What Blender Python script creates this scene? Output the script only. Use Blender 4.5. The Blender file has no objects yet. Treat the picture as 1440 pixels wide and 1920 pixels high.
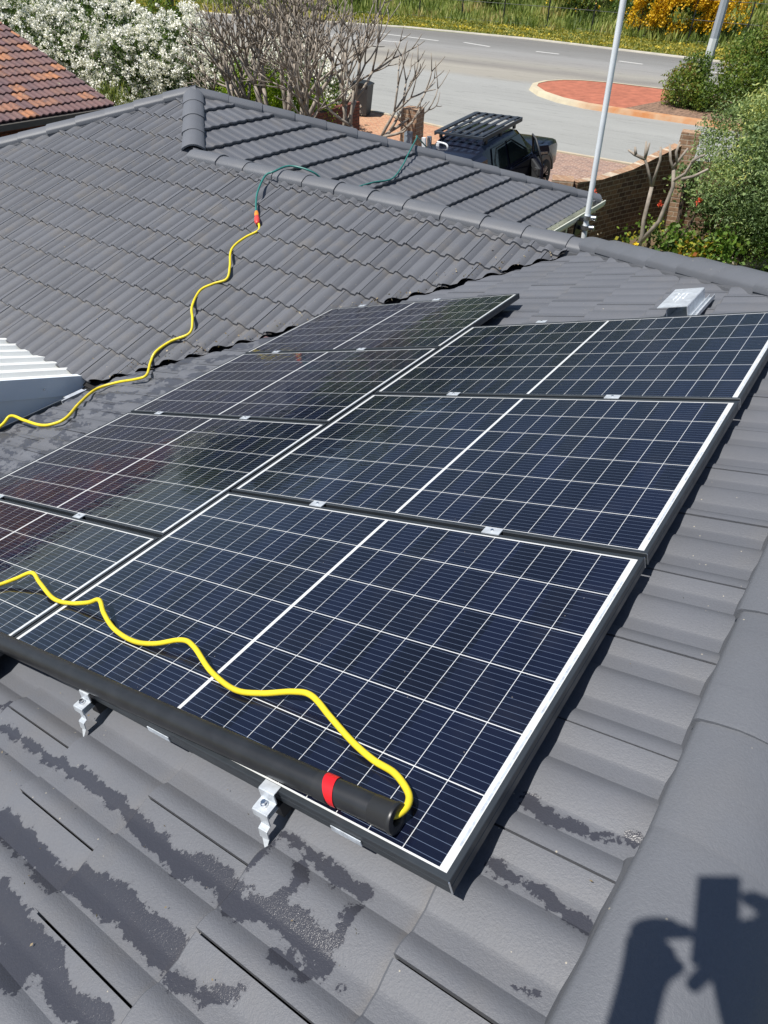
import bpy, bmesh, math, random
from mathutils import Vector, Matrix, noise
rnd = random.Random(7)
R_ = math.radians
sc = bpy.context.scene
# ---------------------------------------------------------------- camera
F_PX = 1285.88
CX = Vector((0.81764442, 0.57490654, 0.03066051))      # camera right, down, forward in world
CY = Vector((0.38653446, -0.50871046, -0.76928849))
CZ = Vector((-0.42667167, 0.64085578, -0.63816546))
CAM = Vector((1.83592, -0.50791, 1.83172))
cd = bpy.data.cameras.new('camera'); cam = bpy.data.objects.new('camera', cd)
sc.collection.objects.link(cam); sc.camera = cam
cd.sensor_fit = 'HORIZONTAL'; cd.sensor_width = 36; cd.lens = 36 * F_PX / 1440
cd.clip_start = 0.02; cd.clip_end = 2000
cam.matrix_world = Matrix(((CX.x, -CY.x, -CZ.x, CAM.x), (CX.y, -CY.y, -CZ.y, CAM.y), (CX.z, -CY.z, -CZ.z, CAM.z), (0, 0, 0, 1)))
# ---------------------------------------------------------------- sky and sun
def ray(px, py):
    return (CX * ((px - 720) / F_PX) + CY * ((py - 960) / F_PX) + CZ).normalized()
SUNV = -Vector((.252, .390, -.886)).normalized()                                  # towards the sun (behind the photographer)
w = bpy.data.worlds.new('World'); sc.world = w; w.use_nodes = True
nt = w.node_tree; bg = nt.nodes['Background']
sky = nt.nodes.new('ShaderNodeTexSky'); sky.sky_type = 'NISHITA'; sky.sun_disc = False
sky.sun_elevation = math.asin(SUNV.z); sky.sun_rotation = math.atan2(SUNV.x, SUNV.y)
sky.air_density = 1.0; sky.dust_density = 0.6
nt.links.new(sky.outputs[0], bg.inputs[0]); bg.inputs[1].default_value = 0.078
sl = bpy.data.lights.new('sun', 'SUN'); sun = bpy.data.objects.new('sun', sl); sc.collection.objects.link(sun)
sl.energy = 4.95; sl.angle = R_(0.55); sl.color = (1.0, 0.955, 0.89)
sun.rotation_euler = SUNV.to_track_quat('Z', 'Y').to_euler()
sc.view_settings.view_transform = 'Standard'; sc.view_settings.look = 'None'
sc.view_settings.exposure = 0.3; sc.view_settings.gamma = 1
sc.render.resolution_x = 768; sc.render.resolution_y = 1024
# ---------------------------------------------------------------- geometry constants
P = 0.325515                                            # roof pitch (radians)
CP, SP, TP = math.cos(P), math.sin(P), math.tan(P)
U = Vector((CP, 0, SP)); V = Vector((0, 1, 0)); NN = Vector((-SP, 0, CP))
HR = -0.115; K = HR / CP
def hit(px, py, n, c):
    d = ray(px, py); return CAM + d * ((c - n.dot(CAM)) / n.dot(d))
def zpl(px, py, z): return hit(px, py, Vector((0, 0, 1)), z)
def onN(px, py, h=0.0): return hit(px, py, NN, h)
def xpl(px, py, x): return hit(px, py, Vector((1, 0, 0)), x)
G0, GS = -3.65, 0.03
def gz(x, y): return G0 + GS * y
def onG(px, py, h=0.0): return hit(px, py, Vector((0, -GS, 1)), G0 + h)
NL = Vector((0, -SP, CP)); HL = (K - 5.6 * TP) * CP
def onL(px, py, h=0.0): return hit(px, py, NL, HL + h)
def uvn(u, v, h=0.0): return U * u + V * v + NN * h
# ---------------------------------------------------------------- object helpers
COL = sc.collection
def tag(o, label=None, cat=None, group=None, kind=None):
    if label: o['label'] = label
    if cat: o['category'] = cat
    if group: o['group'] = group
    if kind: o['kind'] = kind
    return o
def empty(name, loc=(0, 0, 0), rot=None, label=None, cat=None, group=None):
    o = bpy.data.objects.new(name, None); COL.objects.link(o); o.location = loc
    if rot: o.rotation_euler = rot
    o.empty_display_size = 0.1
    return tag(o, label, cat, group)
class MB:
    def __init__(s): s.v = []; s.f = []; s.m = []; s.c = []; s.cur = 0; s.val = 0.5; s.vw = None; s.vg = None
    def vert(s, p): s.v.append(tuple(p)); return len(s.v) - 1
    def face(s, idx): s.f.append(tuple(idx)); s.m.append(s.cur); s.c.append(s.val)
    def quad(s, a, b, c, d):
        i = len(s.v); s.v += [tuple(a), tuple(b), tuple(c), tuple(d)]; s.face((i, i+1, i+2, i+3))
    def tri(s, a, b, c):
        i = len(s.v); s.v += [tuple(a), tuple(b), tuple(c)]; s.face((i, i+1, i+2))
    def box(s, c, d, M=None):
        c = Vector(c); h = Vector(d) / 2; i = len(s.v)
        for sx in (-1, 1):
            for sy in (-1, 1):
                for sz in (-1, 1):
                    p = c + Vector((sx*h.x, sy*h.y, sz*h.z)); s.v.append(tuple(M @ p if M else p))
        for f in ((0,1,3,2),(4,6,7,5),(0,4,5,1),(2,3,7,6),(0,2,6,4),(1,5,7,3)): s.face([i+k for k in f])
    def prism(s, prof, a, b, M=None):                   # prof list of (x,z) swept along y from a to b
        i = len(s.v); n = len(prof)
        for y in (a, b):
            for x, z in prof:
                p = Vector((x, y, z)); s.v.append(tuple(M @ p if M else p))
        for k in range(n): s.face((i+k, i+(k+1) % n, i+n+(k+1) % n, i+n+k))
        s.face([i+k for k in range(n)][::-1]); s.face([i+n+k for k in range(n)])
    def tube(s, pts, r, n=8, cap=True):
        pts = [Vector(p) for p in pts]; m = len(pts)
        rr = r if isinstance(r, (list, tuple)) else [r] * m
        t0 = (pts[1] - pts[0]).normalized()
        up = Vector((0, 0, 1)) if abs(t0.z) < .9 else Vector((1, 0, 0))
        a = t0.cross(up).normalized(); i0 = len(s.v)
        for k in range(m):
            t = (pts[min(k+1, m-1)] - pts[max(k-1, 0)]).normalized()
            a = (a - t * a.dot(t)).normalized(); b = t.cross(a)
            for q in range(n):
                an = 2*math.pi*q/n; s.v.append(tuple(pts[k] + (a*math.cos(an) + b*math.sin(an)) * rr[k]))
        for k in range(m-1):
            for q in range(n):
                s.face((i0+k*n+q, i0+k*n+(q+1) % n, i0+(k+1)*n+(q+1) % n, i0+(k+1)*n+q))
        if cap:
            s.face([i0+q for q in range(n)][::-1]); s.face([i0+(m-1)*n+q for q in range(n)])
    def build(s, name, mat, parent=None, smooth=False, angle=None, clip=None, label=None):
        me = bpy.data.meshes.new(name); me.from_pydata(s.v, [], s.f)
        mats = mat if isinstance(mat, (list, tuple)) else [mat]
        for m in mats: me.materials.append(m)
        me.polygons.foreach_set('material_index', s.m)
        at_ = me.attributes.new('rnd', 'FLOAT', 'FACE'); at_.data.foreach_set('value', s.c)
        if s.vg is not None:
            s.vg += [0.0]*(len(s.v)-len(s.vg)); ga = me.attributes.new('grime', 'FLOAT', 'POINT'); ga.data.foreach_set('value', s.vg)
        if s.vw is not None:
            s.vw += [1.0]*(len(s.v)-len(s.vw)); wa = me.attributes.new('wet', 'FLOAT', 'POINT'); wa.data.foreach_set('value', s.vw)
        if smooth: me.polygons.foreach_set('use_smooth', [True]*len(s.f))
        if clip:
            bm = bmesh.new(); bm.from_mesh(me)
            bmesh.ops.remove_doubles(bm, verts=bm.verts, dist=1e-6) if False else None
            for co, no in clip:
                bmesh.ops.bisect_plane(bm, geom=bm.verts[:]+bm.edges[:]+bm.faces[:], dist=1e-5, plane_co=co, plane_no=no, clear_outer=True)
            bm.to_mesh(me); bm.free()
        if smooth and angle: me.set_sharp_from_angle(angle=R_(angle))
        me.update()
        o = bpy.data.objects.new(name, me); COL.objects.link(o)
        if parent: o.parent = parent
        if label: o['label'] = label
        return o
def copy_tree(o, parent=None):
    c = o.copy(); COL.objects.link(c); c.parent = parent
    for ch in list(o.children): copy_tree(ch, c)
    return c
def catmull(pts, n=8):
    pts = [Vector(p) for p in pts]; out = []
    for i in range(len(pts)-1):
        p0 = pts[max(i-1, 0)]; p1 = pts[i]; p2 = pts[i+1]; p3 = pts[min(i+2, len(pts)-1)]
        for k in range(n):
            t = k/n
            out.append(0.5*((2*p1) + (p2-p0)*t + (2*p0-5*p1+4*p2-p3)*t*t + (3*p1-p0-3*p2+p3)*t**3))
    out.append(pts[-1]); return out
# ---------------------------------------------------------------- material helpers
class NT:
    def __init__(s, name):
        s.mat = bpy.data.materials.new(name); s.mat.use_nodes = True
        s.t = s.mat.node_tree; s.b = s.t.nodes['Principled BSDF']; s._pos = None
    def n(s, typ, **kw):
        x = s.t.nodes.new('ShaderNode'+typ)
        for k, v in kw.items(): setattr(x, k, v)
        return x
    def link(s, a, b): s.t.links.new(a, b)
    def inp(s, node, i, val):
        if isinstance(val, bpy.types.NodeSocket): s.link(val, node.inputs[i])
        elif val is not None: node.inputs[i].default_value = val
    def math(s, op, a, b=None, c=None, clamp=False):
        x = s.n('Math', operation=op); x.use_clamp = clamp
        s.inp(x, 0, a); s.inp(x, 1, b); s.inp(x, 2, c); return x.outputs[0]
    def vm(s, op, a, b=None, scale=None):
        x = s.n('VectorMath', operation=op); s.inp(x, 0, a); s.inp(x, 1, b)
        if scale is not None: s.inp(x, 3, scale)
        return x.outputs['Value'] if op in ('DOT_PRODUCT', 'LENGTH', 'DISTANCE') else x.outputs[0]
    def pos(s):
        if s._pos is None: s._pos = s.n('NewGeometry').outputs['Position']
        return s._pos
    def obj(s): return s.n('TexCoord').outputs['Object']
    def sep(s, v): x = s.n('SeparateXYZ'); s.link(v, x.inputs[0]); return x.outputs
    def comb(s, a, b, c): x = s.n('CombineXYZ'); s.inp(x, 0, a); s.inp(x, 1, b); s.inp(x, 2, c); return x.outputs[0]
    def noise(s, scale, vec=None, detail=4, rough=.55, dist=0.0, color=False):
        x = s.n('TexNoise'); x.inputs['Scale'].default_value = scale; x.inputs['Detail'].default_value = detail
        x.inputs['Roughness'].default_value = rough; x.inputs['Distortion'].default_value = dist
        s.link(vec if vec is not None else s.pos(), x.inputs['Vector']); return x.outputs['Color' if color else 'Fac']
    def voro(s, scale, vec=None, feature='F1', out='Distance'):
        x = s.n('TexVoronoi', feature=feature); x.inputs['Scale'].default_value = scale
        s.link(vec if vec is not None else s.pos(), x.inputs['Vector']); return x.outputs[out]
    def ramp(s, fac, stops, interp='LINEAR'):
        x = s.n('ValToRGB'); x.color_ramp.interpolation = interp; e = x.color_ramp.elements
        while len(e) < len(stops): e.new(0.5)
        for k, (p, c) in enumerate(stops):
            e[k].position = p; e[k].color = (*c, 1) if not isinstance(c, (int, float)) else (c, c, c, 1)
        s.link(fac, x.inputs[0]); return x.outputs[0]
    def mix(s, fac, a, b, typ='MIX'):
        x = s.n('Mix', data_type='RGBA', blend_type=typ)
        s.inp(x, 0, fac)
        for i, v in ((6, a), (7, b)):
            if isinstance(v, bpy.types.NodeSocket): s.link(v, x.inputs[i])
            else: x.inputs[i].default_value = (*v, 1)
        return x.outputs[2]
    def mr(s, v, a, b, c=0.0, d=1.0, smooth=False):
        x = s.n('MapRange'); x.interpolation_type = 'SMOOTHSTEP' if smooth else 'LINEAR'
        s.inp(x, 0, v)
        for i, q in ((1, a), (2, b), (3, c), (4, d)): s.inp(x, i, q)
        return x.outputs[0]
    def attr(s, name='rnd'): x = s.n('Attribute', attribute_name=name); return x.outputs['Fac']
    def bump(s, h, strength=.3, dist=.01, normal=None):
        x = s.n('Bump'); s.inp(x, 'Strength', strength) if False else None
        x.inputs['Strength'].default_value = strength; x.inputs['Distance'].default_value = dist
        s.link(h, x.inputs['Height'])
        if normal is not None: s.link(normal, x.inputs['Normal'])
        return x.outputs[0]
    def out(s, col=None, rough=None, metal=None, spec=None, normal=None, **kw):
        for k, v in (('Base Color', col), ('Roughness', rough), ('Metallic', metal), ('Specular IOR Level', spec), ('Normal', normal)):
            if v is None: continue
            if isinstance(v, bpy.types.NodeSocket): s.link(v, s.b.inputs[k])
            elif k == 'Base Color': s.b.inputs[k].default_value = (*v, 1)
            else: s.b.inputs[k].default_value = v
        for k, v in kw.items(): s.b.inputs[k.replace('_', ' ')].default_value = v
        return s.mat
def plain(name, col, rough=.5, metal=0.0, var=.12, scale=8, bump=0.0, bscale=60, spec=.5):
    t = NT(name); n = t.noise(scale, t.obj(), 4)
    f = t.mr(n, .3, .7, 1-var, 1+var)
    c = t.mix(1.0, col, t.comb(f, f, f), 'MULTIPLY')
    nm = t.bump(t.noise(bscale, t.obj(), 3), bump, .004) if bump else None
    return t.out(c, t.mr(t.noise(scale*3, t.obj(), 2), .3, .7, max(rough-.06, .02), rough+.06), metal, spec, nm)
# ---- painted concrete roof tiles
def wet_dist(u, v, segs):
    best = .3
    for (a, b, r) in segs:
        bx_, by_ = b[0]-a[0], b[1]-a[1]; px_, py_ = u-a[0], v-a[1]
        h = max(0, min(1, (px_*bx_+py_*by_)/max(bx_*bx_+by_*by_, 1e-9)))
        best = min(best, math.hypot(px_-bx_*h, py_-by_*h) - r*.76)
    return best
def px_segs(chains):
    out = []
    for pts, r in chains:
        q = []
        for (x, y) in pts:
            p = onN(x, y, HR); q.append((p.dot(U), p.y))
        if len(q) == 1: q.append((q[0][0]+.004, q[0][1]))
        for a, b in zip(q, q[1:]): out.append((a, b, r))
    return out
WET = px_segs([
    ([(3,1366),(69,1404),(115,1439)], .016), ([(115,1439),(174,1470),(243,1526)], .020), ([(243,1526),(295,1588),(347,1623)], .026),
    ([(347,1623),(417,1647),(434,1692)], .036), ([(0,1540),(70,1605),(118,1660)], .04), ([(0,1332),(40,1322)], .018),
    ([(150,1655),(250,1715),(320,1790)], .044), ([(30,1750),(95,1810)], .045), ([(95,1810),(120,1885),(195,1905)], .03),
    ([(450,1712),(530,1720),(590,1770),(600,1815)], .036), ([(540,1574),(580,1602),(607,1630)], .016), ([(607,1630),(648,1660),(700,1690)], .019),
    ([(520,1595),(482,1633),(460,1690)], .012), ([(561,1620),(575,1665),(535,1705)], .016), ([(669,1703),(634,1765)], .017),
    ([(986,1510),(1031,1540),(1102,1562)], .015), ([(1125,1570),(1190,1577)], .011), ([(922,1625),(967,1658),(1024,1688),(1121,1748)], .016),
    ([(965,1858),(1005,1862)], .012), ([(330,1842),(382,1872),(441,1868)], .020), ([(0,1690),(30,1740)], .05), ([(0,1800),(30,1850)], .03),
    ([(215,1560)], .010), ([(520,1790),(560,1830)], .016), ([(640,1850)], .006), ([(1384,1596),(1425,1622)], .010),
    ([(1395,800),(1440,812)], .03), ([(1340,1385)], .006), ([(1310,1410)], .008), ([(1140,1703)], .012), ([(1165,1765)], .009)])
def roof_mat(name, base=(0.113, 0.119, 0.134), wet=None, dust=.25, damp=False):
    t = NT(name); pos = t.pos()
    big = t.noise(1.1, pos, 3); mid = t.noise(9, pos, 5, .6); fine = t.noise(170, pos, 3, .6)
    f = t.math('ADD', t.mr(big, .3, .7, .93, 1.06), t.math('MULTIPLY', t.math('SUBTRACT', mid, .5), .16))
    f = t.math('ADD', f, t.math('MULTIPLY', t.math('SUBTRACT', fine, .5), .22))
    f = t.math('MULTIPLY', f, t.mr(t.attr(), 0, 1, .955, 1.045))
    col = t.mix(1.0, base, t.comb(f, f, f), 'MULTIPLY')
    col = t.mix(t.math('MULTIPLY', t.mr(t.noise(3.3, pos, 6, .65), .52, .78, 0, 1), dust), col, (0.165, 0.15, 0.13))
    # pale flecks of grit
    vd = t.voro(26, pos); vd2 = t.voro(7.5, pos)
    gate = t.math('GREATER_THAN', t.noise(5, pos, 2), .54)
    sp = t.math('MAXIMUM', t.math('MULTIPLY', t.math('LESS_THAN', vd, .055), gate), t.math('LESS_THAN', vd2, .028))
    col = t.mix(t.math('MULTIPLY', sp, .7), col, (0.42, 0.38, 0.30))
    gm = t.math('MULTIPLY', t.math('MULTIPLY', t.attr('grime'), t.mr(t.noise(13, pos, 5, .7), .35, .65, .1, 1)), min(1, dust+.15))
    col = t.mix(gm, col, (0.20, 0.17, 0.13))
    # scuffed darker streaks along the rolls
    sep = t.sep(pos); uu = t.math('MULTIPLY', sep[0], 1/CP)
    st = t.noise(14, t.comb(t.math('MULTIPLY', uu, .22), sep[1], 0), 5, .7)
    col = t.mix(t.mr(st, .60, .74, 0, .28), col, (0.085, 0.09, 0.105))
    rough = .52
    h = t.math('ADD', t.math('MULTIPLY', fine, .5), t.math('MULTIPLY', t.noise(420, pos, 2), .35))
    bmp = .5
    if wet or damp:
        m = None
        if wet:
            nn_ = t.math('ADD', t.math('MULTIPLY', t.math('SUBTRACT', t.noise(22, pos, 6, .68), .5), .075), t.math('MULTIPLY', t.math('SUBTRACT', t.noise(95, pos, 3, .6), .5), .022))
            wv_ = t.math('ADD', t.attr('wet'), nn_)
            m = t.mr(wv_, -.0008, .0008, 1, 0)
            col = t.mix(t.mr(wv_, .0, .007, .22, 0), col, (.05, .05, .06))
        if damp:
            # tiles between the panels and the eave are patchily wet
            reg = t.math('MULTIPLY', t.mr(uu, -1.75, -1.95, 0, 1), t.mr(sep[1], 4.2, 3.2, 0, 1))
            nz = t.noise(7, t.comb(t.math('MULTIPLY', uu, .55), t.math('MULTIPLY', sep[1], 1.0), 0), 7, .66)
            dm = t.math('MULTIPLY', t.mr(nz, .515, .535, 0, .8), reg)
            m = dm if m is None else t.math('MAXIMUM', m, dm)
        col = t.mix(m, col, t.mix(1.0, col, (.42, .42, .46), 'MULTIPLY'))
        rough = t.mr(m, 0, 1, .54, .26)
        h = t.math('MULTIPLY', h, t.mr(m, 0, 1, 1, .8))
    return t.out(col, rough, 0, .42, t.bump(h, bmp, .004))
M_ROOFN = roof_mat('near_slope_paint', wet=WET, damp=True)
M_ROOF = roof_mat('slope_paint', dust=.6)
M_CAP = roof_mat('cap_paint', base=(0.116, 0.123, 0.138), dust=.12)
M_MORT = roof_mat('pointing', base=(0.098, 0.102, 0.112), dust=.15)
M_UNDER = plain('sarking', (0.012, 0.012, 0.013), .9)  # shade of the tile gaps is put into this colour
def red_tile_mat():
    t = NT('terracotta'); a = t.attr(); pos = t.pos()
    c = t.ramp(a, [(0, (.13, .08, .085)), (.3, (.19, .11, .10)), (.55, (.15, .09, .095)), (.78, (.23, .125, .095)), (.93, (.40, .18, .09)), (1, (.28, .14, .10))])
    c = t.mix(t.mr(t.noise(7, pos, 5, .65), .45, .7, 0, .8), c, (.10, .075, .08))
    c = t.mix(t.mr(t.noise(5.3, t.vm('ADD', pos, (7, 3, 1)), 6, .7), .63, .72, 0, .6), c, (.34, .33, .22))
    return t.out(c, .75, 0, .3, t.bump(t.noise(60, pos, 3), .3, .01))
M_RED = red_tile_mat()
def brick_mat(name, c1, c2, mortar, bw=.24, bh=.086, horiz=None, flat=False, rot=0):
    t = NT(name); pos = t.pos(); s = t.sep(pos)
    if flat:
        vec = t.comb(s[0], s[1], 0)
        if rot:
            mp = t.n('Mapping'); mp.inputs['Rotation'].default_value = (0, 0, rot); t.link(vec, mp.inputs[0]); vec = mp.outputs[0]
    else:
        vec = t.comb(t.math('ADD', t.math('MULTIPLY', s[0], .8), s[1]), s[2], 0)
    br = t.n('TexBrick'); t.link(vec, br.inputs['Vector'])
    br.inputs['Scale'].default_value = 1; br.inputs['Brick Width'].default_value = bw; br.inputs['Row Height'].default_value = bh
    br.inputs['Mortar Size'].default_value = .009; br.inputs['Mortar Smooth'].default_value = .2; br.inputs['Bias'].default_value = -.1
    br.inputs['Color1'].default_value = (*c1, 1); br.inputs['Color2'].default_value = (*c2, 1); br.inputs['Mortar'].default_value = (*mortar, 1)
    f = t.mr(t.noise(14, pos, 5), .3, .7, .75, 1.25)
    c = t.mix(1.0, br.outputs['Color'], t.comb(f, f, f), 'MULTIPLY')
    inv = t.math('SUBTRACT', 1, br.outputs['Fac'])
    return t.out(c, .85, 0, .25, t.bump(t.math('ADD', inv, t.math('MULTIPLY', t.noise(80, pos, 3), .3)), .7, .012))
M_BRICK = brick_mat('brown_brick', (.11, .065, .045), (.24, .14, .08), (.36, .28, .20), .26, .098)
M_BRICKT = brick_mat('tan_brick', (.30, .18, .115), (.38, .25, .16), (.46, .38, .29), .26, .098)
M_BRICKR = brick_mat('red_brick', (.20, .075, .05), (.15, .06, .045), (.07, .05, .045))
M_PAVER_O = brick_mat('orange_paving', (.42, .20, .12), (.50, .29, .17), (.46, .34, .24), .2, .1, flat=True)
M_PAVER_B = brick_mat('brown_paving', (.34, .22, .17), (.22, .15, .13), (.42, .34, .28), .23, .115, flat=True)
M_CONC = plain('concrete', (.46, .43, .37), .85, var=.15, scale=2, bump=.3)
def kerb_mat():
    t = NT('kerb_concrete'); pos = t.pos()
    c = t.mix(t.mr(t.noise(1.7, pos, 5), .35, .7, 0, 1), (.52, .46, .34), (.40, .35, .27))
    return t.out(c, .85, 0, .3, t.bump(t.noise(60, pos, 3), .3, .01))
M_KERB = kerb_mat()
def stain_kerb():
    t = NT('stained_kerb'); pos = t.pos(); s = t.sep(pos)
    c = t.mix(t.mr(t.noise(1.7, pos, 5), .35, .7, 0, 1), (.56, .50, .36), (.44, .39, .29))
    m = t.math('MULTIPLY', t.mr(t.math('ADD', s[0], t.math('MULTIPLY', t.noise(1.2, pos, 4), 1.4)), -9.3, -7.2, 0, 1), t.mr(s[1], 30.2, 29.6, 0, 1))
    c = t.mix(t.math('MULTIPLY', m, t.mr(t.noise(2.2, pos, 5), .35, .65, .55, .95)), c, (.44, .17, .055))
    return t.out(c, .85, 0, .3, t.bump(t.noise(60, pos, 3), .3, .01))
M_KERBS = stain_kerb()
def asphalt():
    t = NT('asphalt'); pos = t.pos(); s = t.sep(pos)
    y = t.math('ADD', t.math('SUBTRACT', s[1], t.math('MULTIPLY', s[0], .03)), t.math('MULTIPLY', t.noise(.35, pos, 3), .9))
    mp = t.mr(y, 20, 48, 0, 1)
    c = t.ramp(mp, [(0, (.30, .305, .29)), (.44, (.295, .30, .29)), (.475, (.30, .285, .25)), (.53, (.30, .285, .25)), (.57, (.215, .205, .19)), (.61, (.29, .28, .25)),
                    (.66, (.25, .245, .235)), (.72, (.265, .265, .26)), (.76, (.21, .21, .205)), (.80, (.20, .20, .195)), (.86, (.175, .172, .165)), (1, (.18, .175, .165))])
    g = t.mr(t.noise(55, pos, 3, .8), .3, .7, .80, 1.2)
    g = t.math('MULTIPLY', g, t.mr(t.noise(.6, t.comb(t.math('MULTIPLY', s[0], .12), s[1], 0), 5, .6), .3, .7, .93, 1.06))
    # faint sealed cracks that run along the carriageway
    cr = t.noise(1.6, t.comb(t.math('MULTIPLY', s[0], .05), s[1], 0), 3, .6)
    line = t.math('LESS_THAN', t.math('ABSOLUTE', t.math('SUBTRACT', cr, .5)), .006)
    g = t.math('MULTIPLY', g, t.mr(line, 0, 1, 1, .82))
    c = t.mix(1.0, c, t.comb(g, g, g), 'MULTIPLY')
    return t.out(c, .9, 0, .2, t.bump(t.noise(90, pos, 3), .4, .01))
M_ASPH = asphalt()
def ground_mat():
    t = NT('soil_and_grass'); pos = t.pos(); s = t.sep(pos)
    n = t.noise(.9, pos, 6, .65); n2 = t.noise(7, pos, 5, .7)
    near = t.mix(t.mr(n, .4, .6, 0, 1), (.16, .11, .07), (.10, .12, .04))
    bank = t.ramp(n2, [(0, (.04, .055, .02)), (.45, (.09, .13, .035)), (.6, (.20, .20, .06)), (.8, (.28, .22, .11))])
    c = t.mix(t.mr(s[1], 40, 44, 0, 1), near, bank)
    return t.out(c, .95, 0, .1, t.bump(n2, .8, .1))
M_GROUND = ground_mat()
M_REDPAVE = plain('red_island_paving', (.37, .125, .075), .85, var=.22, scale=3, bump=.3)
M_MULCH = plain('mulch', (.20, .125, .085), .95, var=.6, scale=9, bump=.9, bscale=25)
M_LINE = plain('road_paint', (.52, .52, .50), .7, var=.1)
M_LAWN = plain('lawn', (.16, .21, .05), .95, var=.4, scale=20, bump=.8)
# ---- galvanised and frame metals
M_GALV = plain('galvanised_steel', (.62, .66, .70), .42, .45, var=.16, scale=30, bump=.06)
M_ALU = plain('cut_aluminium', (.82, .84, .86), .35, 1.0, var=.1)
M_FRAME = plain('black_anodised', (.035, .042, .05), .42, .25, var=.1, spec=.6)
M_RAIL = plain('dark_rail', (.03, .032, .036), .5, .5)
M_STEEL = plain('bolt_steel', (.62, .63, .65), .25, 1.0)
M_STICK = plain('silver_sticker', (.55, .60, .66), .45, .3, var=.25, scale=60)
def cell_mat():
    t = NT('solar_cells'); o = t.sep(t.obj()); u, v = o[0], o[1]
    L, W = 1.759, 1.038
    m = 0.0275; mv = .0165; half = (L - 2*m - .011 - .003)/2; pu = half/10; pv = (W - 2*mv)/6
    # mirror about the centre
    du = t.math('SUBTRACT', t.math('ABSOLUTE', t.math('SUBTRACT', u, L/2 - .0015)), .0055)  # distance from the centre gap edge
    inu = t.math('MULTIPLY', t.math('GREATER_THAN', du, 0), t.math('LESS_THAN', du, half))
    vv = t.math('SUBTRACT', v, mv)
    inv = t.math('MULTIPLY', t.math('GREATER_THAN', vv, 0), t.math('LESS_THAN', vv, W-2*mv))
    fu = t.math('MODULO', du, pu); fv = t.math('MODULO', vv, pv)
    eu = t.math('MINIMUM', fu, t.math('SUBTRACT', pu, fu)); ev = t.math('MINIMUM', fv, t.math('SUBTRACT', pv, fv))
    cell = t.math('MULTIPLY', t.math('MULTIPLY', inu, inv), t.math('MULTIPLY', t.math('GREATER_THAN', eu, .0008), t.math('GREATER_THAN', ev, .0013)))
    pb = pv/9.0; fb = t.math('ABSOLUTE', t.math('SUBTRACT', t.math('MODULO', fv, pb), pb/2))
    bus = t.math('LESS_THAN', fb, .00055)
    cid = t.comb(t.math('FLOOR', t.math('DIVIDE', t.math('ADD', u, 10), pu)), t.math('FLOOR', t.math('DIVIDE', vv, pv)), t.n('ObjectInfo').outputs['Random'])
    wn = t.n('TexWhiteNoise'); t.link(cid, wn.inputs['Vector'])
    cc = t.mix(wn.outputs['Value'], (.0026, .0034, .0095), (.0045, .0066, .021))
    fing = t.math('GREATER_THAN', t.math('FRACT', t.math('MULTIPLY', u, 480)), .78)
    cc = t.mix(t.math('MULTIPLY', fing, .03), cc, (.20, .24, .34))
    cc = t.mix(t.math('MULTIPLY', bus, .55), cc, (.16, .21, .31))
    dust = t.mr(t.noise(6, t.pos(), 5, .6), .5, .8, 0, .015)
    col = t.mix(cell, (.60, .62, .63), cc)
    dots = t.math('MULTIPLY', t.math('LESS_THAN', t.voro(22), .035), t.math('GREATER_THAN', t.noise(3), .5))
    col = t.mix(t.math('MAXIMUM', dust, t.math('MULTIPLY', dots, .35)), col, (.42, .40, .36))
    # standing film of wash water on the lower half of the array
    p = t.sep(t.pos())
    wetm = t.mr(t.math('ADD', t.math('MULTIPLY', p[0], 1.0), t.math('MULTIPLY', t.noise(1.9, t.pos(), 6, .62), 1.5)), 1.30, 1.16, 0, 1)
    ripple = t.math('ADD', t.noise(11, t.comb(t.math('MULTIPLY', p[0], .8), t.math('MULTIPLY', p[1], 1.6), 0), 3, .5, .6),
                    t.math('MULTIPLY', t.noise(60, t.pos(), 2), .12))
    nrm = t.bump(t.math('MULTIPLY', ripple, wetm), .045, .02)
    return t.out(col, t.mr(wetm, 0, 1, .2, .014), 0, .62, nrm, IOR=1.45)
M_CELL = cell_mat()
M_HOSEY = plain('yellow_hose_pvc', (.76, .60, .025), .42, var=.16, scale=9)
M_HOSEG = plain('green_hose_pvc', (.03, .17, .15), .4, var=.2, scale=30)
M_ORANGE = plain('orange_plastic', (.75, .25, .03), .4)
M_REDP = plain('red_plastic', (.62, .06, .05), .35)
def pole_mat():
    t = NT('carbon_pole'); s = t.sep(t.obj())
    wv = t.math('ABSOLUTE', t.math('SUBTRACT', t.math('FRACT', t.math('MULTIPLY', s[0], 240)), .5))
    f = t.mr(t.noise(20, t.obj(), 4), .3, .7, .8, 1.3)
    c = t.mix(1.0, (.016, .017, .019), t.comb(f, f, f), 'MULTIPLY')
    sc_ = t.math('LESS_THAN', t.voro(22, t.obj()), .03)
    c = t.mix(t.math('MULTIPLY', sc_, .5), c, (.3, .3, .3))
    return t.out(c, .34, 0, .6, t.bump(wv, .25, .0006))
M_POLE = pole_mat()
M_TAPE = plain('red_tape', (.60, .012, .018), .35)
M_BLACK = plain('black_rubber', (.02, .021, .023), .4)
M_WHITEM = plain('white_steel_sheet', (.80, .82, .80), .5, var=.05, scale=2)
M_BLUEG = plain('grey_blue_flashing', (.82, .88, .93), .4, .0, var=.05, scale=2)
M_CREAM = plain('cream_gutter', (.62, .63, .54), .4, var=.06, scale=2)
M_DGUT = plain('dark_gutter', (.10, .095, .085), .45, var=.1)
M_GGUT = plain('grey_gutter', (.20, .23, .26), .4, .2, var=.1)
M_WALL = brick_mat('house_brick', (.20, .13, .09), (.26, .17, .11), (.3, .26, .2))
M_PIPE = plain('galvanised_mast', (.78, .82, .84), .45, .1, var=.06, scale=4)
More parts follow.
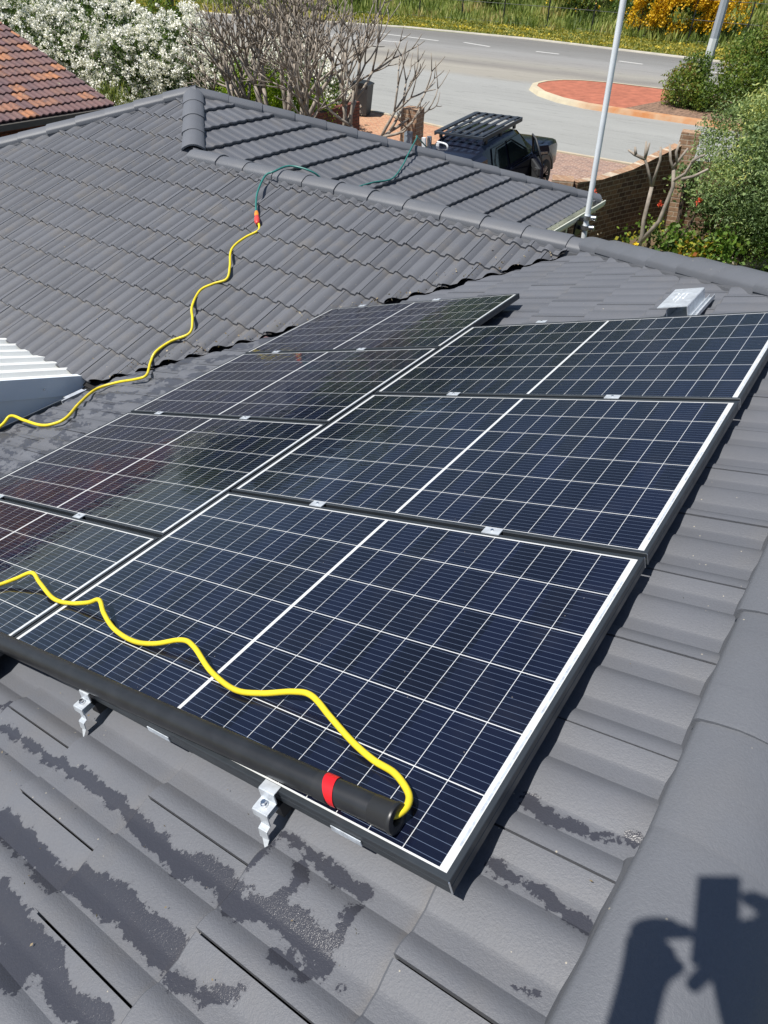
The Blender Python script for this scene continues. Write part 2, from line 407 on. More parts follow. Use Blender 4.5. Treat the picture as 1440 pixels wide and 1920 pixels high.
M_POST = plain('lamp_post_grey', (.36, .40, .44), .5, .2, var=.08, scale=2)
M_POSTW = plain('lamp_post_white', (.62, .66, .66), .6, var=.08, scale=2)
M_BARK = plain('grey_bark', (.29, .25, .205), .9, var=.35, scale=6, bump=.6, bscale=30)
M_BARKD = plain('dark_bark', (.07, .05, .035), .9, var=.3, scale=3, bump=.6, bscale=20)
def leaf_mat(name, stops, sheen=.3, trans=.25):
    t = NT(name); a = t.attr()
    c = t.ramp(a, stops)
    t.out(c, .55, 0, .35)
    tr = t.n('BsdfTranslucent'); t.link(t.mix(1.0, c, (1.3, 1.35, .7), 'MULTIPLY'), tr.inputs[0])
    mx = t.n('MixShader'); mx.inputs[0].default_value = trans
    out = [x for x in t.t.nodes if x.type == 'OUTPUT_MATERIAL'][0]
    t.link(t.b.outputs[0], mx.inputs[1]); t.link(tr.outputs[0], mx.inputs[2]); t.link(mx.outputs[0], out.inputs[0])
    return t.mat
M_LDARK = leaf_mat('dark_leaves', [(0, (.018, .038, .010)), (.5, (.06, .11, .02)), (1, (.16, .24, .04))])
M_LGREEN = leaf_mat('bright_leaves', [(0, (.10, .18, .012)), (.5, (.28, .42, .02)), (1, (.50, .60, .04))])
M_LOLIVE = leaf_mat('olive_leaves', [(0, (.05, .085, .03)), (.4, (.17, .25, .10)), (.75, (.32, .40, .15)), (1, (.55, .54, .16))])
M_LMIX = leaf_mat('rusty_green_leaves', [(0, (.03, .055, .012)), (.4, (.10, .17, .025)), (.7, (.20, .25, .04)), (1, (.30, .17, .07))])
M_LDRY = leaf_mat('dry_grass', [(0, (.07, .11, .025)), (.45, (.20, .26, .055)), (.75, (.34, .35, .10)), (1, (.44, .33, .16))])
M_LBANK = leaf_mat('scrub_leaves', [(0, (.035, .06, .016)), (.5, (.13, .20, .04)), (.8, (.24, .30, .07)), (1, (.34, .25, .13))])
M_LYEL = leaf_mat('wattle_flowers', [(0, (.40, .24, .012)), (.5, (.70, .42, .012)), (1, (.85, .58, .03))])
M_YFL = leaf_mat('capeweed_flowers', [(0, (.16, .18, .03)), (.45, (.34, .30, .05)), (.75, (.50, .40, .06)), (1, (.85, .66, .06))])
M_PETAL = leaf_mat('white_petals', [(0, (.74, .72, .62)), (.5, (.86, .85, .78)), (1, (.92, .91, .87))], trans=.10)
M_LAUT = leaf_mat('autumn_leaves', [(0, (.05, .11, .02)), (.6, (.16, .26, .04)), (.8, (.45, .36, .04)), (1, (.45, .16, .05))])
M_FLR = plain('coral_bloom', (.72, .12, .06), .6)
M_FLY = plain('yellow_bloom', (.80, .62, .02), .6)
M_TYRE = plain('tyre_rubber', (.02, .02, .021), .8, bump=.3)
M_CARP = plain('navy_black_paint', (.012, .015, .028), .16, .1, var=.1, spec=.7)
M_CARG = plain('tinted_glass', (.012, .018, .018), .06, 0, var=.1, spec=.7)
M_TRIM = plain('grey_trim', (.045, .048, .052), .55)
M_FLARE = plain('dusty_flare', (.15, .14, .12), .7)
M_RACK = plain('rack_powdercoat', (.05, .06, .075), .45, .2)
M_WHITE = plain('white_paint', (.75, .77, .78), .5)
M_SILVER = plain('silver_trim', (.6, .62, .65), .25, .9)
M_PINK = plain('pink_print', (.62, .04, .18), .5)
M_BLUEP = plain('blue_print', (.05, .12, .45), .5)
M_YELP = plain('yellow_print', (.75, .68, .10), .5)
M_SKIN = plain('skin', (.42, .25, .18), .5)
M_SHIRT = plain('navy_shirt', (.04, .05, .09), .8)
M_SHORT = plain('grey_work_shorts', (.10, .10, .11), .85)
M_BOOT = plain('tan_boots', (.25, .15, .07), .8)
M_HAIR = plain('dark_hair', (.03, .02, .015), .7)
M_PHONE = plain('phone_case', (.02, .02, .022), .4)
# ---------------------------------------------------------------- ground, road, kerbs (setting)
def strip_sheet(name, pts, dz, mat, kind='structure', parent=None):
    mb = MB(); ids = [mb.vert((x, y, gz(x, y) + dz)) for x, y in pts]; mb.face(ids)
    o = mb.build(name, mat, parent)
    bm = bmesh.new(); bm.from_mesh(o.data); bmesh.ops.triangulate(bm, faces=bm.faces[:]); bm.to_mesh(o.data); bm.free()
    if kind: o['kind'] = kind
    return o
KF = [(-160, 36), (-90, 38), (-60, 40), (-48.6, 40.6), (-38.3, 42), (-27.7, 44.3), (-19.3, 44.6), (-8, 43.4), (3, 42), (40, 38), (120, 34)]
KN = [(-160, 30), (-60, 27), (-30, 24.6), (-14.5, 22.95), (-11.5, 22.45), (-7.1, 21.97), (-4.5, 22.0), (10, 21.6), (60, 21), (120, 20)]
mb = MB()
def kfy(x):
    for (x0, y0), (x1, y1) in zip(KF, KF[1:]):
        if x0 <= x <= x1: return y0 + (y1-y0)*(x-x0)/(x1-x0)
    return KF[0][1] if x < KF[0][0] else KF[-1][1]
nx = 60; xs = [-300 + 600*i/nx for i in range(nx+1)]
rows = []
ts = [('a', -120), ('a', -20), ('a', 10), ('a', 20), ('b', -1.5), ('b', .4), ('b', 5), ('b', 9), ('b', 14), ('b', 22), ('b', 40), ('b', 120), ('b', 500)]
for typ, t_ in ts:
    row = []
    for x in xs:
        if typ == 'a': y = t_; z = gz(x, y) - .0
        else:
            y = kfy(x) + t_; z = gz(x, y) - .02 if t_ < 0 else gz(x, kfy(x)) + (.03 if t_ < 1 else .03 + (t_-.4)*.04 if t_ <= 5 else .2 + (min(t_, 40)-5)*.16)
        row.append(mb.vert((x, y, z)))
    rows.append(row)
for r0, r1 in zip(rows, rows[1:]):
    for i in range(nx): mb.face((r0[i], r0[i+1], r1[i+1], r1[i]))
tag(mb.build('ground', M_GROUND), kind='structure')
strip_sheet('road', KN + KF[::-1], .012, M_ASPH)
def kerb(name, line, w, h, mat, side=1):
    mb = MB()
    L_ = [Vector((x, y)) for x, y in line]; offs = []
    for i, p in enumerate(L_):
        d = (L_[min(i+1, len(L_)-1)] - L_[max(i-1, 0)]).normalized(); n_ = Vector((-d.y, d.x))*side
        offs.append(p + n_*w)
    for (a, b, c, d) in zip(L_, L_[1:], offs, offs[1:]):
        A = [Vector((p.x, p.y, gz(p.x, p.y))) for p in (a, b, d, c)]
        T_ = [q + Vector((0, 0, h)) for q in A]; B = [q - Vector((0, 0, .05)) for q in A]
        ch = (T_[0]-T_[3]).normalized()*(-.03)
        mb.quad(T_[0]+ch, T_[1]+ch, T_[2], T_[3]); mb.quad(B[0], B[1], T_[1]+ch, T_[0]+ch); mb.quad(T_[3], T_[2], B[2], B[3])
    o = mb.build(name, mat); o['kind'] = 'structure'; return o
kerb('far_kerb', KF, .42, .06, M_CONC)
kerb('near_kerb', KN, .16, .05, M_KERB, -1)
# lane markings
def dash(x0, y0, x1, y1, w=.13):
    a = Vector((x0, y0)); b = Vector((x1, y1)); n_ = (b-a).normalized(); n_ = Vector((-n_.y, n_.x))*w/2
    mb_ = MB(); mb_.face([mb_.vert((p.x, p.y, gz(p.x, p.y)+.017)) for p in (a-n_, b-n_, b+n_, a+n_)])
    tag(mb_.build('lane_marking', M_LINE), kind='structure')
for a, b in (((1005, 97), (1048, 102)), ((1160, 115), (1205, 121)), ((870, 80), (918, 88)), ((712, 63), (822, 77)), ((600, 66), (753, 80)), ((1322, 134), (1350, 138)), ((480, 46), (560, 56))):
    p, q = onG(*a), onG(*b); dash(p.x, p.y, q.x, q.y, .20)
# paving by the kerb
def pave(name, px, dz, mat):
    return strip_sheet(name, px, dz, mat)
pave('footpath', [(-17, 23.1), (-14.5, 22.8), (-11.5, 22.3), (-8.2, 21.95), (-8.4, 18.9), (-16.5, 18.9)], .010, M_PAVER_O)
pave('driveway', [(-8.15, 21.9), (-4.5, 21.8), (-2.2, 21.9), (-2.4, 18.4), (-5.2, 18.4), (-8.3, 18.6)], .014, M_PAVER_B)
pave('concrete_path', [(-17, 18.9), (-8.35, 18.9), (-5.2, 18.35), (-4.2, 18.3), (-4.2, 16.9), (-17, 16.9)], .006, M_CONC)
pave('parking_pad', [(-10, 16.85), (-4.2, 16.85), (-3.6, 11.2), (-10, 11.2)], .006, M_PAVER_B)
# traffic island
isl = [(-12.35, 30.45), (-12.62, 31.2), (-12.5, 32.1), (-12.0, 32.9), (-11.2, 33.4), (-9.9, 33.7), (-7.0, 33.75), (0, 33.3), (12, 32.5), (25, 31), (25, 27), (12, 27.7), (0, 28.2), (-4.3, 28.3), (-6.8, 28.3), (-9.0, 28.38), (-10.3, 28.75), (-11.5, 29.5)]
def offset_in(pts, w):
    out = []; n_ = len(pts)
    for i in range(n_):
        a, b, c = Vector(pts[i-1]), Vector(pts[i]), Vector(pts[(i+1) % n_])
        d = (c-a).normalized(); out.append(tuple(b + Vector((d.y, -d.x))*w))
    return out
inn = offset_in(isl, .34)
mb = MB(); n_ = len(isl)
for i in range(n_):
    j = (i+1) % n_; o0, o1, i0, i1 = isl[i], isl[j], inn[i], inn[j]
    m0 = tuple(Vector(o0)*.75 + Vector(i0)*.25); m1 = tuple(Vector(o1)*.75 + Vector(i1)*.25)
    f_ = lambda p, h: (p[0], p[1], gz(*p)+h)
    mb.quad(f_(o0, -.03), f_(o1, -.03), f_(m1, .15), f_(m0, .15)); mb.quad(f_(m0, .15), f_(m1, .15), f_(i1, .17), f_(i0, .17))
tag(mb.build('island_kerb', M_KERBS), kind='structure')
strip_sheet('island_paving', [p for p in inn if p[0] < -6.5] , .155, M_REDPAVE)
strip_sheet('island_garden', [(-6.2, 33.4), (0, 32.95), (12, 32.1), (24, 31), (24, 27.5), (12, 28.1), (0, 28.55), (-7.6, 28.62)], .158, M_MULCH)
# ---------------------------------------------------------------- roof tile generator
TW = .308; PT = TW/2; AMP = .020
def prof(t):
    t = t % 1.0
    if t < .30: return 0.0
    if t < .76: return AMP*math.sin((t-.30)/.46*math.pi/2)**.92
    return AMP*max(0.0, math.cos((t-.76)/.24*math.pi/2))
SAMP = [0, .15, .299, .31, .35, .41, .48, .56, .65, .74, .80, .86, .91, .95, .98, .999]
SAMPL = [0, .299, .4, .56, .76, .88, .999]
def tiles(O, a, s0, s1, u_first, gauge, ncourse, foot, lap, mat, clip, parent, name='roof_slope', lo=False, step=.026, amp=1.0, gap=.005, par=0, label=None, jit=1.0, wet=None):
    """courses of interlocking tiles on the plane through O, rising along the horizontal unit vector a"""
    a = Vector((a[0], a[1], 0)); b = Vector((-a.y, a.x, 0)); up = a*CP + Vector((0, 0, SP)); n = Vector((-a.x*SP, -a.y*SP, CP))
    O = Vector(O); mb = MB(); S = SAMPL if lo else SAMP
    if wet: mb.vw = []
    if not lo: mb.vg = []
    for c in range(ncourse):
        u0 = u_first + c*gauge; u1 = u0 + gauge + .03
        lp = lap + ((c + par) % 2)*PT
        k0 = math.floor((s0-lp)/TW); k1 = math.ceil((s1-lp)/TW)
        for k in range(k0, k1):
            sa = lp + k*TW + gap/2 + rnd.uniform(-.0012, .0012); sb = lp + (k+1)*TW - gap/2
            j = math.floor((sa-foot)/PT) - 1; ss = [sa]
            for q in range(j, j+5):
                for t_ in S:
                    x = foot + (q+t_)*PT
                    if sa + .002 < x < sb - .002: ss.append(x)
            ss.append(sb); ss.sort()
            dh = rnd.uniform(-.0018, .0018)*jit; du = rnd.uniform(-.004, .004)*jit; tw = rnd.uniform(-.005, .005)*jit
            mb.val = rnd.random()
            rowsv = []
            fine_ = wet and -1.1 < sa < 2.0 and u1 > -.2
            mids = [(u0 + (u1-u0)*q_/14, step*(1-q_/14), 1) for q_ in range(1, 14)] if fine_ else [((u0+u1)/2, step*.5, 1)] + ([] if lo else [(u1-.062, step*.062/(u1-u0), 1)])
            if fine_:
                ss2 = [x + (y-x)*f_ for x, y in zip(ss, ss[1:]) for f_ in ((0, .5) if y-x > .010 else (0,))] + [ss[-1]]; ss = ss2
            for (uu, hh, fl) in [(u0+du+.001, step-.030, 1), (u0+du, step-.005, 1), (u0+du+.006, step, 1)] + mids + [(u1, 0, 1)]:
                row = []
                for x in ss:
                    h = prof((x-foot)/PT)*amp - AMP*amp/2 + hh + dh + tw*(x-sa)
                    row.append(mb.vert(O + up*uu + b*x + n*h))
                    if not lo: mb.vg.append(max(0, 1-(u1-.026-uu)/.035) if uu < u1-.001 else 1.0)
                    if wet: mb.vw.append(wet_dist(uu, x, wet) if fine_ else .3)
                rowsv.append(row)
            for r0, r1 in zip(rowsv, rowsv[1:]):
                for i in range(len(ss)-1): mb.face((r0[i], r1[i], r1[i+1], r0[i+1]))
            # thickness at the side laps
            if not lo:
                for ii in (0, -1):
                    for r0, r1 in zip(rowsv[1:], rowsv[2:]):
                        p0 = Vector(mb.v[r0[ii]]); p1 = Vector(mb.v[r1[ii]]); mb.quad(p0, p1, p1-n*.016, p0-n*.016); mb.vg += [0.0]*4
                        if wet: mb.vw += [.3]*4
    return mb.build(name, mat, parent, smooth=True, angle=27, clip=clip, label=label)
def C(p, n): return (Vector(p), Vector(n))               # keep the side the normal points away from
# ---------------------------------------------------------------- the house
YR = 5.5; XV = -.1; PX, PY = -6.22, 6.67                  # wing ridge line, valley head, pyramid apex
XR, YS = 2.05, 3.35                                       # main ridge
ZE = -1.2
def zN(x): return x*TP + K
def zL(y): return (y-5.6)*TP + K
ZP = zL(PY)
house = empty('tiled_house', (-2, 4, gz(-2, 4)), None, 'single storey house under a dark grey painted concrete tile roof with hips and a valley', 'house')
H = Matrix.Translation(Vector((2, -4, -gz(-2, 4))))
def hp(o): o.matrix_parent_inverse = H; return o          # keep world coordinates for parts of the house
def deco(o): return hp(o)
ON = NN*HR
valn = Vector((1, -1, 0)).normalized()
# near slope (falls to -X)
o = tiles(ON, (1, 0), -5.2, 8.0, .195-.375*10, .375, 16, -.067, -.122, M_ROOFN,
      [C((-.03, 5.5, 0), (-1, 1, 0)), C((XV, YR, 0), (1, 1, 0)), C((XR, 0, 0), (1, 0, 0)), C((0, -5.2, 0), (0, -1, 0)), C((-3.0, 0, 0), (-1, 0, 0))],
      house, amp=.72, label='near roof slope with wet patches under the panels', gap=.0055, wet=WET)
deco(o)
# wing slope facing the photographer (falls to -Y): two clipped halves joined
def wing(parts, mat):
    obs = []
    for cl in parts:
        obs.append(tiles(Vector((0, 5.6, K)), (0, 1), -1.0, 10.6, (2.42-5.6)/CP, .3835, 13, .03, -.025, mat, cl, house, amp=1.65, gap=.005, par=0))
    a, b = obs
    bm = bmesh.new(); bm.from_mesh(a.data); bm.from_mesh(b.data); bm.to_mesh(a.data); bm.free()
    bpy.data.objects.remove(b); return a
# tiles() measures s along b=(-1,0): s = -X
o = wing([[C((-5.05, 0, 0), (-1, 0, 0)), C((0, YR, 0), (0, 1, 0)), C((-.14, 5.5, 0), (1, -1, 0))],
          [C((-5.05, 0, 0), (1, 0, 0)), C((-5.05, YR, 0), (1, 1, 0)), C((PX, PY, 0), (-1, 1, 0)), C((-10.4, 0, 0), (-1, 0, 0))]], M_ROOF)
o['label'] = 'wing roof slope facing the valley'; deco(o)
# street side hip slope (falls to +X)
zG0 = ZP + PX*TP                                          # z = zG0 - X*TP
o = tiles((0, 0, zG0), (-1, 0), -11.2, -5.3, 1.90/CP, .372, 13, 0.02, -.03, M_ROOF,
      [C((-5.05, YR, 0), (-1, -1, 0)), C((PX, PY, 0), (-1, 1, 0)), C((-5.05, YR, 0), (1, -1, 0)), C((-1.93, 0, 0), (1, 0, 0))], house, step=.040, amp=.48, label='street side hip slope with dark tile steps')
deco(o)
# hidden slopes, plainer tiles
o = tiles((0, YR, zL(YR)), (0, -1), -5.2, 7.4, -3.1/CP, .375, 9, 0, 0, M_ROOF,
      [C((0, YR, 0), (0, -1, 0)), C((-5.05, YR, 0), (-1, 1, 0)), C((XV, YR, 0), (-1, -1, 0)) if False else C((XR, YS, 0), (1, -1, 0))], house, lo=True, label='rear slope of the low ridge')
deco(o)
bm = bmesh.new(); bm.from_mesh(o.data)
# the rear slope stops on the hip that it shares with the near slope
geom = [f for f in bm.faces if (f.calc_center_median().x + f.calc_center_median().y) < XV+YR and f.calc_center_median().x > XV]
bmesh.ops.delete(bm, geom=geom, context='FACES'); bm.to_mesh(o.data); bm.free()
o = tiles((0, PY, ZP), (0, -1), -10.7, -1.8, -4.26/CP, .375, 12, 0, 0, M_ROOF,
      [C((PX, PY, 0), (1, -1, 0)), C((PX, PY, 0), (-1, -1, 0)), C((0, 10.93, 0), (0, 1, 0))], house, lo=True); deco(o)
o = tiles((PX, 0, ZP), (1, 0), 2.4, 11, -4.26/CP, .375, 12, 0, 0, M_ROOF,
      [C((PX, PY, 0), (1, -1, 0)), C((PX, PY, 0), (1, 1, 0))], house, lo=True); deco(o)
o = tiles((XR, 0, zN(XR)), (-1, 0), -8.6, 5.2, -5.25/CP, .375, 15, 0, 0, M_ROOF,
      [C((XR, 0, 0), (-1, 0, 0)), C((XR, YS, 0), (-1, 1, 0)), C((0, -5.2, 0), (0, -1, 0))], house, lo=True); deco(o)
# sarking below the tiles, near black to stand for shade in the gaps
mb = MB()
def poly(pts, dz=-.036):
    mb.face([mb.vert((x, y, z+dz)) for x, y, z in pts])
poly([(-3.2, 2.4, zN(-3.2)), (XV, YR, zN(XV)), (XR, YS, zN(XR)), (XR, -5.2, zN(XR)), (-3.2, -5.2, zN(-3.2))])
poly([(-10.3, 2.4, zL(2.4)), (-3.2, 2.4, zL(2.4)), (XV, YR, zL(YR)), (-5.05, YR, zL(YR)), (PX, PY, ZP)])
poly([(PX, PY, ZP), (-5.05, YR, zL(YR)), (-2.0, 8.55, zG0+2.0*TP), (-2.0, 10.9, zG0+2.0*TP)])
poly([(-5.05, YR, zL(YR)), (XV, YR, zL(YR)), (XR, YS, zN(XR)), (7.2, 8.5, ZE-.05), (-2.0, 8.55, ZE-.05)])
poly([(PX, PY, ZP), (-2.0, 10.9, ZE), (-10.4, 10.9, ZE)]); poly([(PX, PY, ZP), (-10.4, 10.9, ZE), (-10.4, 2.45, ZE)])
poly([(XR, YS, zN(XR)), (XR, -5.2, zN(XR)), (7.3, -5.2, zN(XR)-5.25*TP), (7.3, 8.6, zN(XR)-5.25*TP)])
deco(mb.build('sarking', M_UNDER, house))
# valley tray, black to paint the shade under the cut wing tiles
mb = MB(); a = Vector((-3.3, 2.35, zN(-3.3)-.028)); b = Vector((XV+.1, YR+.05, zN(XV)-.03)); d = Vector((1, -1, 0)).normalized()*.1
mb.quad(a-d, a+d, b+d, b-d); deco(mb.build('valley_tray', M_BLACK, house))
# walls
mb = MB()
for x0, x1, y0, y1, zt in ((-9.8, -2.5, 3.0, 10.35, -1.36), (-2.65, 6.8, -4.7, 8.1, -1.36)):
    mb.box(((x0+x1)/2, (y0+y1)/2, (zt-3.9)/2), (x1-x0, y1-y0, zt+3.9))
deco(mb.build('wall', M_WALL, house))
mb = MB(); ym = -5.0
mb.face([mb.vert(p) for p in ((-3.1, ym, -3.9), (7.2, ym, -3.9), (7.2, ym, -1.35), (2.05, ym, zN(2.05)-.08), (-3.1, ym, -1.3))]); deco(mb.build('gable', M_WALL, house))
# eaves lining
mb = MB()
for x0, x1, y0, y1 in ((-10.3, -1.98, 2.5, 10.85), (-3.15, 7.2, -5.1, 8.5)):
    mb.box(((x0+x1)/2, (y0+y1)/2, -1.375), (x1-x0, y1-y0, .02))
deco(mb.build('eaves_lining', M_WHITE, house))
# gutters
def gutter(x0, y0, x1, y1, zt, mat, wd=.115, name='gutter', side=1, hgt=.10):
    a = Vector((x0, y0, zt)); b = Vector((x1, y1, zt)); t_ = (b-a).normalized(); n_ = Vector((t_.y, -t_.x, 0))*side
    mb = MB(); pr = [(0, 0), (0, -hgt), (wd*.8, -hgt), (wd, -hgt*.55), (wd, .0), (wd-.014, .006), (wd-.014, -.006), (wd-.008, -.01), (wd-.008, -hgt*.5), (wd*.75, -hgt+.008), (.008, -hgt+.008), (.008, 0)]
    i = len(mb.v)
    for e in (a, b):
        for (x, z) in pr: mb.vert(e + n_*x + Vector((0, 0, z)))
    k = len(pr)
    for q in range(k): mb.face((i+q, i+(q+1) % k, i+k+(q+1) % k, i+k+q))
    for e in (0, k):
        for q in range(k//2-1): mb.face((i+e+q, i+e+q+1, i+e+k-2-q, i+e+k-1-q))
    return deco(mb.build(name, mat, house))
g_ = gutter(-1.96, 8.35, -1.96, 10.98, ZE+.005, M_CREAM, .13); g_['label'] = 'cream gutter at the street side eave'
mb = MB(); mb.box((-1.99, 9.6, ZE-.10), (.025, 2.7, .2)); mb.box((-6.1, 10.95, ZE-.10), (8.3, .025, .2)); deco(mb.build('fascia', M_CREAM, house))
gutter(-3.10, 2.25, -3.10, -5.2, zN(-3.10)-.05, M_GGUT, .13)
gutter(-10.3, 2.42, -3.4, 2.42, zL(2.42)-.03, M_GGUT, .115)
gutter(-10.4, 10.93, -1.9, 10.93, ZE-.01, M_CREAM, .115, side=-1)
# downpipe at the street corner
mb = MB(); mb.box((-2.25, 10.5, -2.3), (.1, .06, 2.1)); deco(mb.build('downpipe', M_CREAM, house))
# ---- ridge and hip caps
CAPP = [(-.134, -.092), (-.133, -.060), (-.126, -.046), (-.095, -.026), (-.050, -.006), (-.02, -.0005), (.02, -.0005), (.050, -.006), (.095, -.026), (.126, -.046), (.133, -.060), (.134, -.092)]
def cap_mesh(ln=.455, w=1.0, flare=1.035):
    mb = MB(); n_ = len(CAPP)
    st = [(0.0, flare, .003), (.012, flare, .006), (ln-.03, .96, .0), (ln, .95, -.002)]
    for y, f, dz in st:
        for x, z in CAPP: mb.vert((x*w*f, y, z + dz))
    for y, f, dz in ((0.0, flare, 0),):
        for x, z in CAPP: mb.vert((x*w*(f-.10), y+.0, z - .016))
    for r in range(len(st)-1):
        for q in range(n_-1): mb.face((r*n_+q, r*n_+q+1, (r+1)*n_+q+1, (r+1)*n_+q))
    e = len(st)*n_
    for q in range(n_-1): mb.face((e+q, e+q+1, q+1, q))
    return mb
capo = cap_mesh().build('ridge_cap', M_CAP, house, smooth=True, angle=35); capo['label'] = 'overlapping grey ridge cap'
cap_first = [True]
def place_cap(loc, M3, scale=(1, 1, 1)):
    o_ = capo if cap_first[0] else capo.copy()
    if not cap_first[0]: COL.objects.link(o_); o_.parent = house
    cap_first[0] = False
    o_.matrix_parent_inverse = H
    o_.matrix_basis = Matrix.Translation(loc) @ M3.to_4x4() @ Matrix.Diagonal((*scale, 1)); return o_
def cap_run(A, B, n, start_low=True, h=.078, wsc=1.0, mort=True, jit=.004, zs=1.0):
    """caps laid from A (lower or outer end) to B, each lapping over the one before it"""
    A = Vector(A); B = Vector(B); d = (B-A); ln = d.length; t_ = d.normalized(); side = t_.cross(Vector((0, 0, 1))).normalized(); up_ = side.cross(t_)
    st_ = ln/n
    for k in range(n):
        p = A + t_*(st_*k) + up_*(h + rnd.uniform(-jit, jit)) + side*rnd.uniform(-jit, jit)
        tilt = Matrix.Rotation(-.014, 3, 'X') @ Matrix.Rotation(rnd.uniform(-.012, .012), 3, 'Z')
        if zs < 1: tilt = Matrix.Rotation(-.006, 3, 'X')
        M3 = Matrix((side, t_, up_)).transposed() @ tilt
        place_cap(p, M3, (wsc, st_*1.12/.455, zs))
    if mort:
        m_ = max(6, int(ln/.04))
        for sg in (-1, 1):
            mb = MB(); prev = None
            for i in range(m_+1):
                q = A + t_*(ln*i/m_); wv = .010*math.sin(i*.7+sg) + .012*noise.noise(Vector((q.x*5, q.y*5, sg)))
                top = q + side*sg*.118*wsc + up_*(h-.060); mid_ = q + side*sg*(.136*wsc+wv*.15) + up_*(h-.100); bot = q + side*sg*(.147*wsc+wv*.25) + up_*(h-.160)
                if prev: 
                    i0 = len(mb.v)
                    for p_ in (prev[0], top, mid_, bot, prev[2], prev[1]): pass
                    mb.quad(prev[0], top, mid_, prev[1]); mb.quad(prev[1], mid_, bot, prev[2])
                prev = (top, mid_, bot)
            deco(mb.build('pointing', M_MORT, house, smooth=True))
cap_run((XV+.22, YR, zL(YR)), (-5.0, YR, zL(YR)), 12, wsc=.92, h=.070)                                  # low ridge of the wing
cap_run((-5.12, 5.57, zL(5.57)), (PX, PY, ZP), 4)                                       # hip above the wing
cap_run((-10.3, 2.59, zL(2.59)), (PX, PY, ZP), 15)                                      # left hip
cap_run((-1.95, 10.94, zG0+1.95*TP), (PX, PY, ZP), 14, wsc=.93)                         # street hip
cap_run((-10.4, 10.85, ZE-.03), (PX, PY, ZP), 15, mort=False)
cap_run((XV-.05, YR+.05, zN(XV)), (XR, YS, zN(XR)), 8)                                  # hip above the near slope
cap_run((7.2, 8.5, zN(XR)-5.15*TP), (XR, YS, zN(XR)), 18, mort=False)
cap_run((XR, .19, zN(XR)), (XR, YS-.1, zN(XR)), 8, h=.058, wsc=.94, zs=.62, jit=.001)                              # main ridge
cap_run((XR-.045, -.62, zN(XR)), (XR-.004, .235, zN(XR)), 2, h=.068, wsc=.99, zs=.66, jit=.001)
cap_run((XR-.05, -5.2, zN(XR)), (XR-.05, -.6, zN(XR)), 12, h=.085)
# ---------------------------------------------------------------- patio roof
pa = xpl(153, 707, -3.35); pb = xpl(0, 717, -3.35)
slope = (pb.z-pa.z)/(pa.y-pb.y)
pat = empty('patio_roof', (-6, 2.3, -1.3), None, 'white ribbed steel patio roof tucked into the corner of the grey tiled eaves', 'patio roof')
HPm = Matrix.Translation(Vector((6, -2.3, 1.3)))
mb = MB(); z0 = pa.z; y0 = 2.45; Ls = 4.0
x = -3.35; prof_ = []
while x > -10.2:
    prof_ += [(x, 0), (x-.10, 0), (x-.125, -.03), (x-.185, -.03), (x-.21, 0)] if False else [(x, 0), (x-.055, 0), (x-.075, -.036), (x-.165, -.036), (x-.19, 0)]
    x -= .19
for (xa, za), (xb, zb) in zip(prof_, prof_[1:]):
    if abs(xa-xb) < 1e-6: continue
    mb.quad((xa, y0, z0+za), (xb, y0, z0+zb), (xb, y0-Ls, z0+zb+slope*Ls), (xa, y0-Ls, z0+za+slope*Ls))
o = mb.build('roof_sheet', M_WHITEM, pat); o.matrix_parent_inverse = HPm
mb = MB(); xb = -3.345
mb.quad((xb+.02, y0, z0-.17), (xb+.02, y0-Ls, z0-.17+slope*Ls), (xb, y0-Ls, z0+.004+slope*Ls), (xb, y0, z0+.004))
mb.quad((xb, y0, z0+.004), (xb, y0-Ls, z0+.004+slope*Ls), (xb-.05, y0-Ls, z0+.004+slope*Ls), (xb-.05, y0, z0+.004))
mb.quad((xb, y0, z0-.17), (xb+.02, y0, z0-.17), (xb, y0, z0+.004), (xb-.04, y0, z0+.004))
mb.quad((xb+.012, y0, z0-.45), (xb+.012, y0-Ls, z0-.45), (xb+.012, y0-Ls, z0-.165+slope*Ls), (xb+.012, y0, z0-.165))
o = mb.build('barge_flashing', M_BLUEG, pat); o.matrix_parent_inverse = HPm
mb = MB()
for yy in (2.05, 1.55, 1.0, .4): mb.box((xb+.024, yy, z0-.09+slope*(y0-yy)), (.008, .012, .012))
o = mb.build('screw', M_STEEL, pat); o.matrix_parent_inverse = HPm
mb = MB(); mb.box((-3.18, 2.22, zN(-3.10)-.03), (.05, .18, .015), ); mb.box((-3.155, 2.20, zN(-3.10)-.05), (.012, .24, .07))
o = mb.build('gutter_bracket', M_GALV, pat); o.matrix_parent_inverse = HPm
